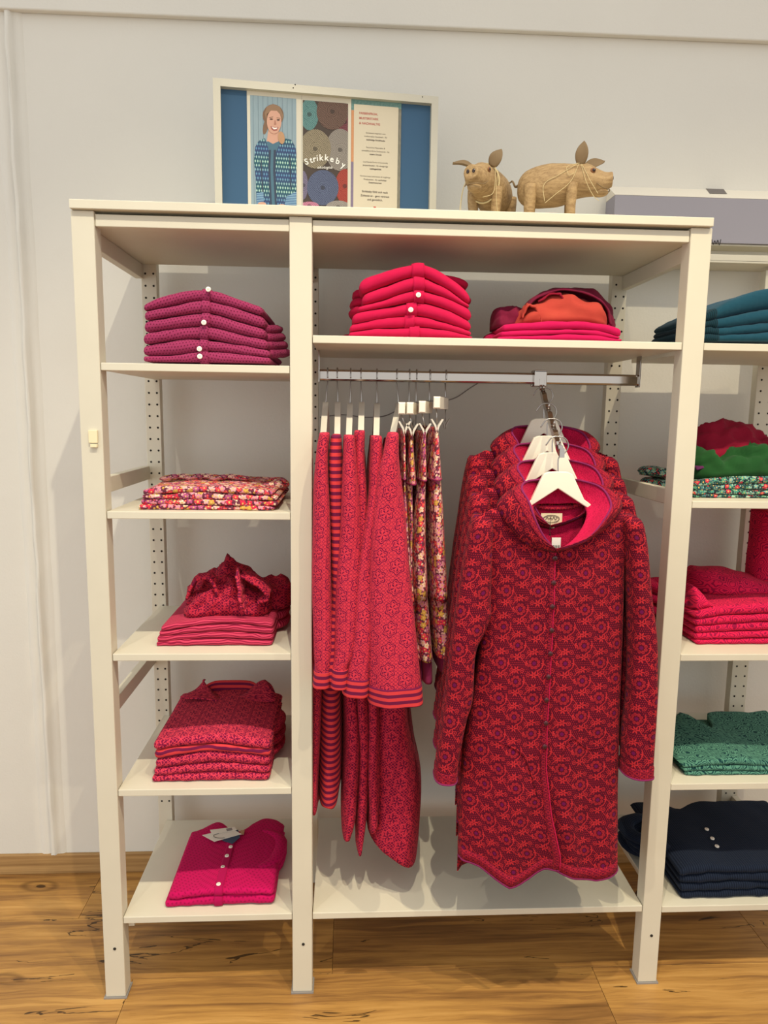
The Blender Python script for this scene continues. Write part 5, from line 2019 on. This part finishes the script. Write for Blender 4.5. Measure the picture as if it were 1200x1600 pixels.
dk = uvmat('blue_leaf_knit_print', diamond_knit)
stp = uvmat('blue_cuff_print', stripes(srgb('#8fb4c4'), srgb('#39598a'), .0042, .5))
skin, hair = flatm('skin_print', '#cf9f88'), flatm('hair_print', '#80644f')
z_ = -.0034
dz = .0002
seq = [('printed_hair', el(312, 330, 110, 115), hair), ('printed_hair', el(235, 440, 26, 90, rot=.2), hair), ('printed_skin', pg([(262, 480), (372, 480), (378, 600), (350, 640), (270, 640), (245, 600)]), skin),
       ('printed_shirt', pg([(225, 610), (260, 600), (310, 628), (370, 600), (392, 610), (350, 720), (338, 1290), (270, 1290), (268, 720)]), flatm('blue_shirt_print', '#4e7182')),
       ('printed_cardigan', pg([(226, 568), (160, 596), (125, 660), (112, 800), (130, 1000), (140, 1290), (285, 1290), (275, 900), (270, 700)]), dk),
       ('printed_cardigan', pg([(425, 568), (500, 585), (545, 660), (565, 800), (565, 1300), (345, 1300), (332, 900), (340, 720), (385, 615)]), dk),
       ('printed_band', pg([(268, 690), (290, 690), (282, 870), (300, 1290), (280, 1290), (262, 900)]), flatm('dark_band_print', '#3b4557')),
       ('printed_band', pg([(318, 690), (342, 690), (336, 900), (352, 1290), (332, 1290), (312, 900)]), flatm('dark_band_print', '#3b4557')),
       ('printed_sleeve_line', pg([(180, 800), (190, 800), (215, 1180), (200, 1180)]), flatm('dark_band_print', '#3b4557')),
       ('printed_sleeve_line', pg([(478, 740), (490, 740), (505, 1100), (492, 1100)]), flatm('dark_band_print', '#3b4557')),
       ('printed_cuff', pg([(138, 1140), (210, 1130), (215, 1230), (140, 1260)]), stp), ('printed_cuff', pg([(450, 1180), (560, 1120), (565, 1290), (430, 1270)]), stp),
       ('printed_hand', el(195, 1262, 45, 28), skin), ('printed_hand', el(400, 1275, 40, 18), skin),
       ('printed_face', el(322, 395, 76, 128), skin), ('printed_fringe', pg([(240, 400), (246, 320), (290, 282), (350, 285), (392, 330), (404, 400), (418, 330), (380, 240), (310, 212), (248, 240), (222, 310)]), flatm('light_hair_print', '#92745a')),
       ('printed_ponytail', el(398, 565, 34, 66, rot=-.15), flatm('blonde_hair_print', '#b98f6a')),
       ('printed_eye', el(293, 372, 17, 7), flatm('eye_print', '#3c2a24')), ('printed_eye', el(366, 380, 17, 7), flatm('eye_print', '#3c2a24')),
       ('printed_brow', pg([(270, 352), (310, 346), (312, 352), (270, 358)]), hair), ('printed_brow', pg([(348, 354), (388, 362), (388, 367), (348, 360)]), hair),
       ('printed_nose', pg([(326, 385), (336, 385), (344, 428), (322, 430)]), flatm('skin_shade_print', '#ac7a66')),
       ('printed_lips', pg([(285, 446), (325, 458), (366, 456), (350, 488), (320, 492), (298, 478)]), flatm('lip_print', '#9d4f4a')), ('printed_teeth', pg([(294, 452), (325, 463), (358, 461), (345, 478), (318, 480)]), flatm('teeth_print', '#efe8de'))]
for nm, poly, mt in seq:
    z_ += dz / 2
    pr(nm, poly, z_, mt, p1, R1b)

R2 = rect(Z2_, 478, 722, 118, 650)
p2 = bbox_(R2[0] + .0005, R2[1], R2[2], R2[3], -.006, -.004).build('yarn_poster', flatm('poster_paper', '#d6cfbb'), brd, smooth=False)
R2b = rect(Z2_, 484, 706, 152, 650)
pr('photo_ground', [(R2b[0], R2b[2]), (R2b[1], R2b[2]), (R2b[1], R2b[3]), (R2b[0], R2b[3])], -.0037, flatm('dark_yarn_ground', '#4b4039'), p2)


def yarn(name, c0, c1, cxy):
    a0, b0 = cxy

    def fn(m, u, v):
        du, dv = u - a0, v - b0
        r_ = (du * du + dv * dv * 1.2).sqrt()
        th = dv.atan2(du)
        n = (m.noise(m.uvs, 90, 2) - .5) * 3
        s1 = ((r_ * 1500 + th * 3 + n * 2).sin() * .5 + .5)
        s2 = (((u * .8 + v) * 1400 + n * 4).sin() * .5 + .5)
        core = r_.lt(.017)
        fac = s1 * core + s2 * (1.0 - core)
        c = m.mix(fac, srgb(c0), srgb(c1))
        return m.mix(r_.lt(.006) * .6, c, srgb('#2f2a28'))
    return uvmat(name, fn)


zz = -.0034
for i, (cx_, cy_, rx, ry, c0, c1) in enumerate([(1060, 400, 70, 200, '#5f3036', '#7d454a'), (690, 320, 95, 165, '#446a68', '#6d9490'), (930, 290, 165, 190, '#4a362f', '#7a6153'), (1010, 690, 150, 220, '#6f675f', '#9c9388'), (750, 680, 165, 205, '#5e5646', '#a3957a'),
                                           (1060, 1070, 100, 180, '#853029', '#a94a3c'), (625, 1060, 50, 150, '#5d5468', '#7d748a'), (830, 1085, 165, 185, '#3c4359', '#646c86'), (690, 1280, 100, 50, '#a05a74', '#c8899c'), (990, 1290, 130, 70, '#7b736b', '#a09890')]):
    zz += .00012
    pr('printed_yarn', el(cx_, cy_, rx, ry, 36), zz, yarn('yarn_print_%s' % c0[1:], c0, c1, Bp(*Z5_(cx_, cy_))), p2, R2b)

R3 = rect(Z2_, 722, 968, 138, 650)


def sidey(m, u, v):
    b_ = (v - 2.0212 - FT) / .36
    return m.mix(b_.gt(.86), m.mix(b_.gt(.50), m.mix(m.noise(m.uvs, 200, 2), srgb('#7d6f86'), srgb('#8f7f92')), m.mix(m.noise(m.uvs, 160, 2), srgb('#c98a5c'), srgb('#d49a70'))), m.mix(m.noise(m.uvs, 200, 3), srgb('#49706c'), srgb('#86a8a0')))


p3 = bbox_(R3[0] + .0005, R3[1], R3[2], R3[3], -.006, -.004).build('text_poster', uvmat('yarn_strip_print', sidey), brd, smooth=False)
a_m = (R3[0] + R3[1]) / 2
pr('photo_strip', [(a_m, R3[2]), (R3[1], R3[2]), (R3[1], R3[3] - .02), (a_m, R3[3] - .02)], -.0038, uvmat('grey_yarn_strip_print', lambda m, u, v: m.mix(m.noise(m.comb(u * 200, v * 60), 1, 3), srgb('#5d5a4e'), srgb('#9c9684'))), p3)
R3b = rect(Z2_, 735, 953, 172, 650)
card = bbox_(R3b[0], R3b[1], R3b[2], R3b[3], -.0038, -.0030).build('text_card', flatm('cream_paper', '#d4c8ae'), p3, smooth=False)


def text_mesh(body, size, off, at, mat, parent, name='lettering', align='CENTER', rot=0.0, bold=0.0, shear=0.0):
    cu = bpy.data.curves.new('t', 'FONT')
    cu.body = body
    cu.size = size
    cu.align_x = align
    cu.align_y = 'CENTER'
    cu.offset = bold
    cu.shear = shear
    cu.resolution_u = 3
    tmp = bpy.data.objects.new('t', cu)
    COL.objects.link(tmp)
    dg = bpy.context.evaluated_depsgraph_get()
    me = bpy.data.meshes.new_from_object(tmp.evaluated_get(dg))
    bpy.data.objects.remove(tmp)
    a, b_ = at
    mb = MB()
    vv = []
    for q in me.vertices:
        x, y = q.co.x, q.co.y
        vv.append(Bw(a + x * cos(rot) - y * sin(rot), b_ + x * sin(rot) + y * cos(rot), off))
    mb.add(vv, [list(p.vertices) for p in me.polygons])
    bpy.data.meshes.remove(me)
    return mb.build(name, mat, parent, smooth=False)


wht = flatm('white_lettering', '#f4efe4')
for ch, x, y, rt_ in (('S', 660, 818, .38), ('t', 708, 800, .26), ('r', 742, 788, .18), ('i', 772, 780, .10), ('k', 812, 775, .03), ('k', 868, 775, -.06), ('e', 925, 790, -.16), ('b', 985, 812, -.26), ('y', 1045, 850, -.38)):
    text_mesh(ch, .0215, -.0015, Bp(*Z5_(x, y)), wht, p2, 'letter', rot=rt_, bold=.0004)
text_mesh('økologisk', .0105, -.0015, Bp(*Z5_(850, 876)), wht, p2, 'script_lettering', rot=.05, shear=.35)
redl, blkl = flatm('red_lettering', '#b8574f'), flatm('dark_lettering', '#5a5148')
for body, y in (('FARBENFROH,', 195), ('MUSTERSTARK', 253), ('& NACHHALTIG', 312)):
    text_mesh(body, .0078, -.0026, Bp(*Z6_(235, y)), redl, card, 'heading', 'LEFT', bold=.00012)
for body, x, y, sz, bo in (('Strickware inspiriert vom', 430, 435, .0052, 0), ('traditionellen Handwerk - für', 430, 475, .0052, 0), ('nachhaltige Strickfreude.', 430, 515, .0052, .00014),
                           ('Natürliche Materialien &', 428, 605, .0052, 0), ('umweltfreundliche Farbtechnik - für', 428, 645, .0052, 0), ('unsere Umwelt', 428, 683, .0052, .00014),
                           ('Leuchtende Farben & kunstvolle', 426, 775, .0052, 0), ('Jacquardmuster - für einzigartige', 426, 815, .0052, .00006), ('Lieblingsstücke', 426, 853, .0052, .00014),
                           ('Verantwortete Lieferketten & langjährige', 422, 942, .0050, 0), ('Produzenten - für nachhaltige', 422, 980, .0052, .00006), ('Zusammenarbeit', 422, 1015, .0052, .00014),
                           ('Strikkeby fühlt sich nach', 420, 1122, .0072, .00012), ('Zuhause an - ganz vertraut', 420, 1170, .0072, .00012), ('und gemütlich.', 420, 1215, .0072, .00012)):
    text_mesh(body, sz, -.0026, Bp(*Z6_(x, y)), blkl, card, 'text_line', bold=bo)
ha, hb = Bp(*Z6_(418, 1303))
hp_ = []
for k in range(28):
    t = 2 * pi * k / 28
    hp_.append((ha + .00022 * 16 * sin(t) ** 3, hb + .00022 * (13 * cos(t) - 5 * cos(2 * t) - 2 * cos(3 * t) - cos(4 * t))))
pr('heart', hp_, -.0026, flatm('red_heart', '#c2463f'), card)
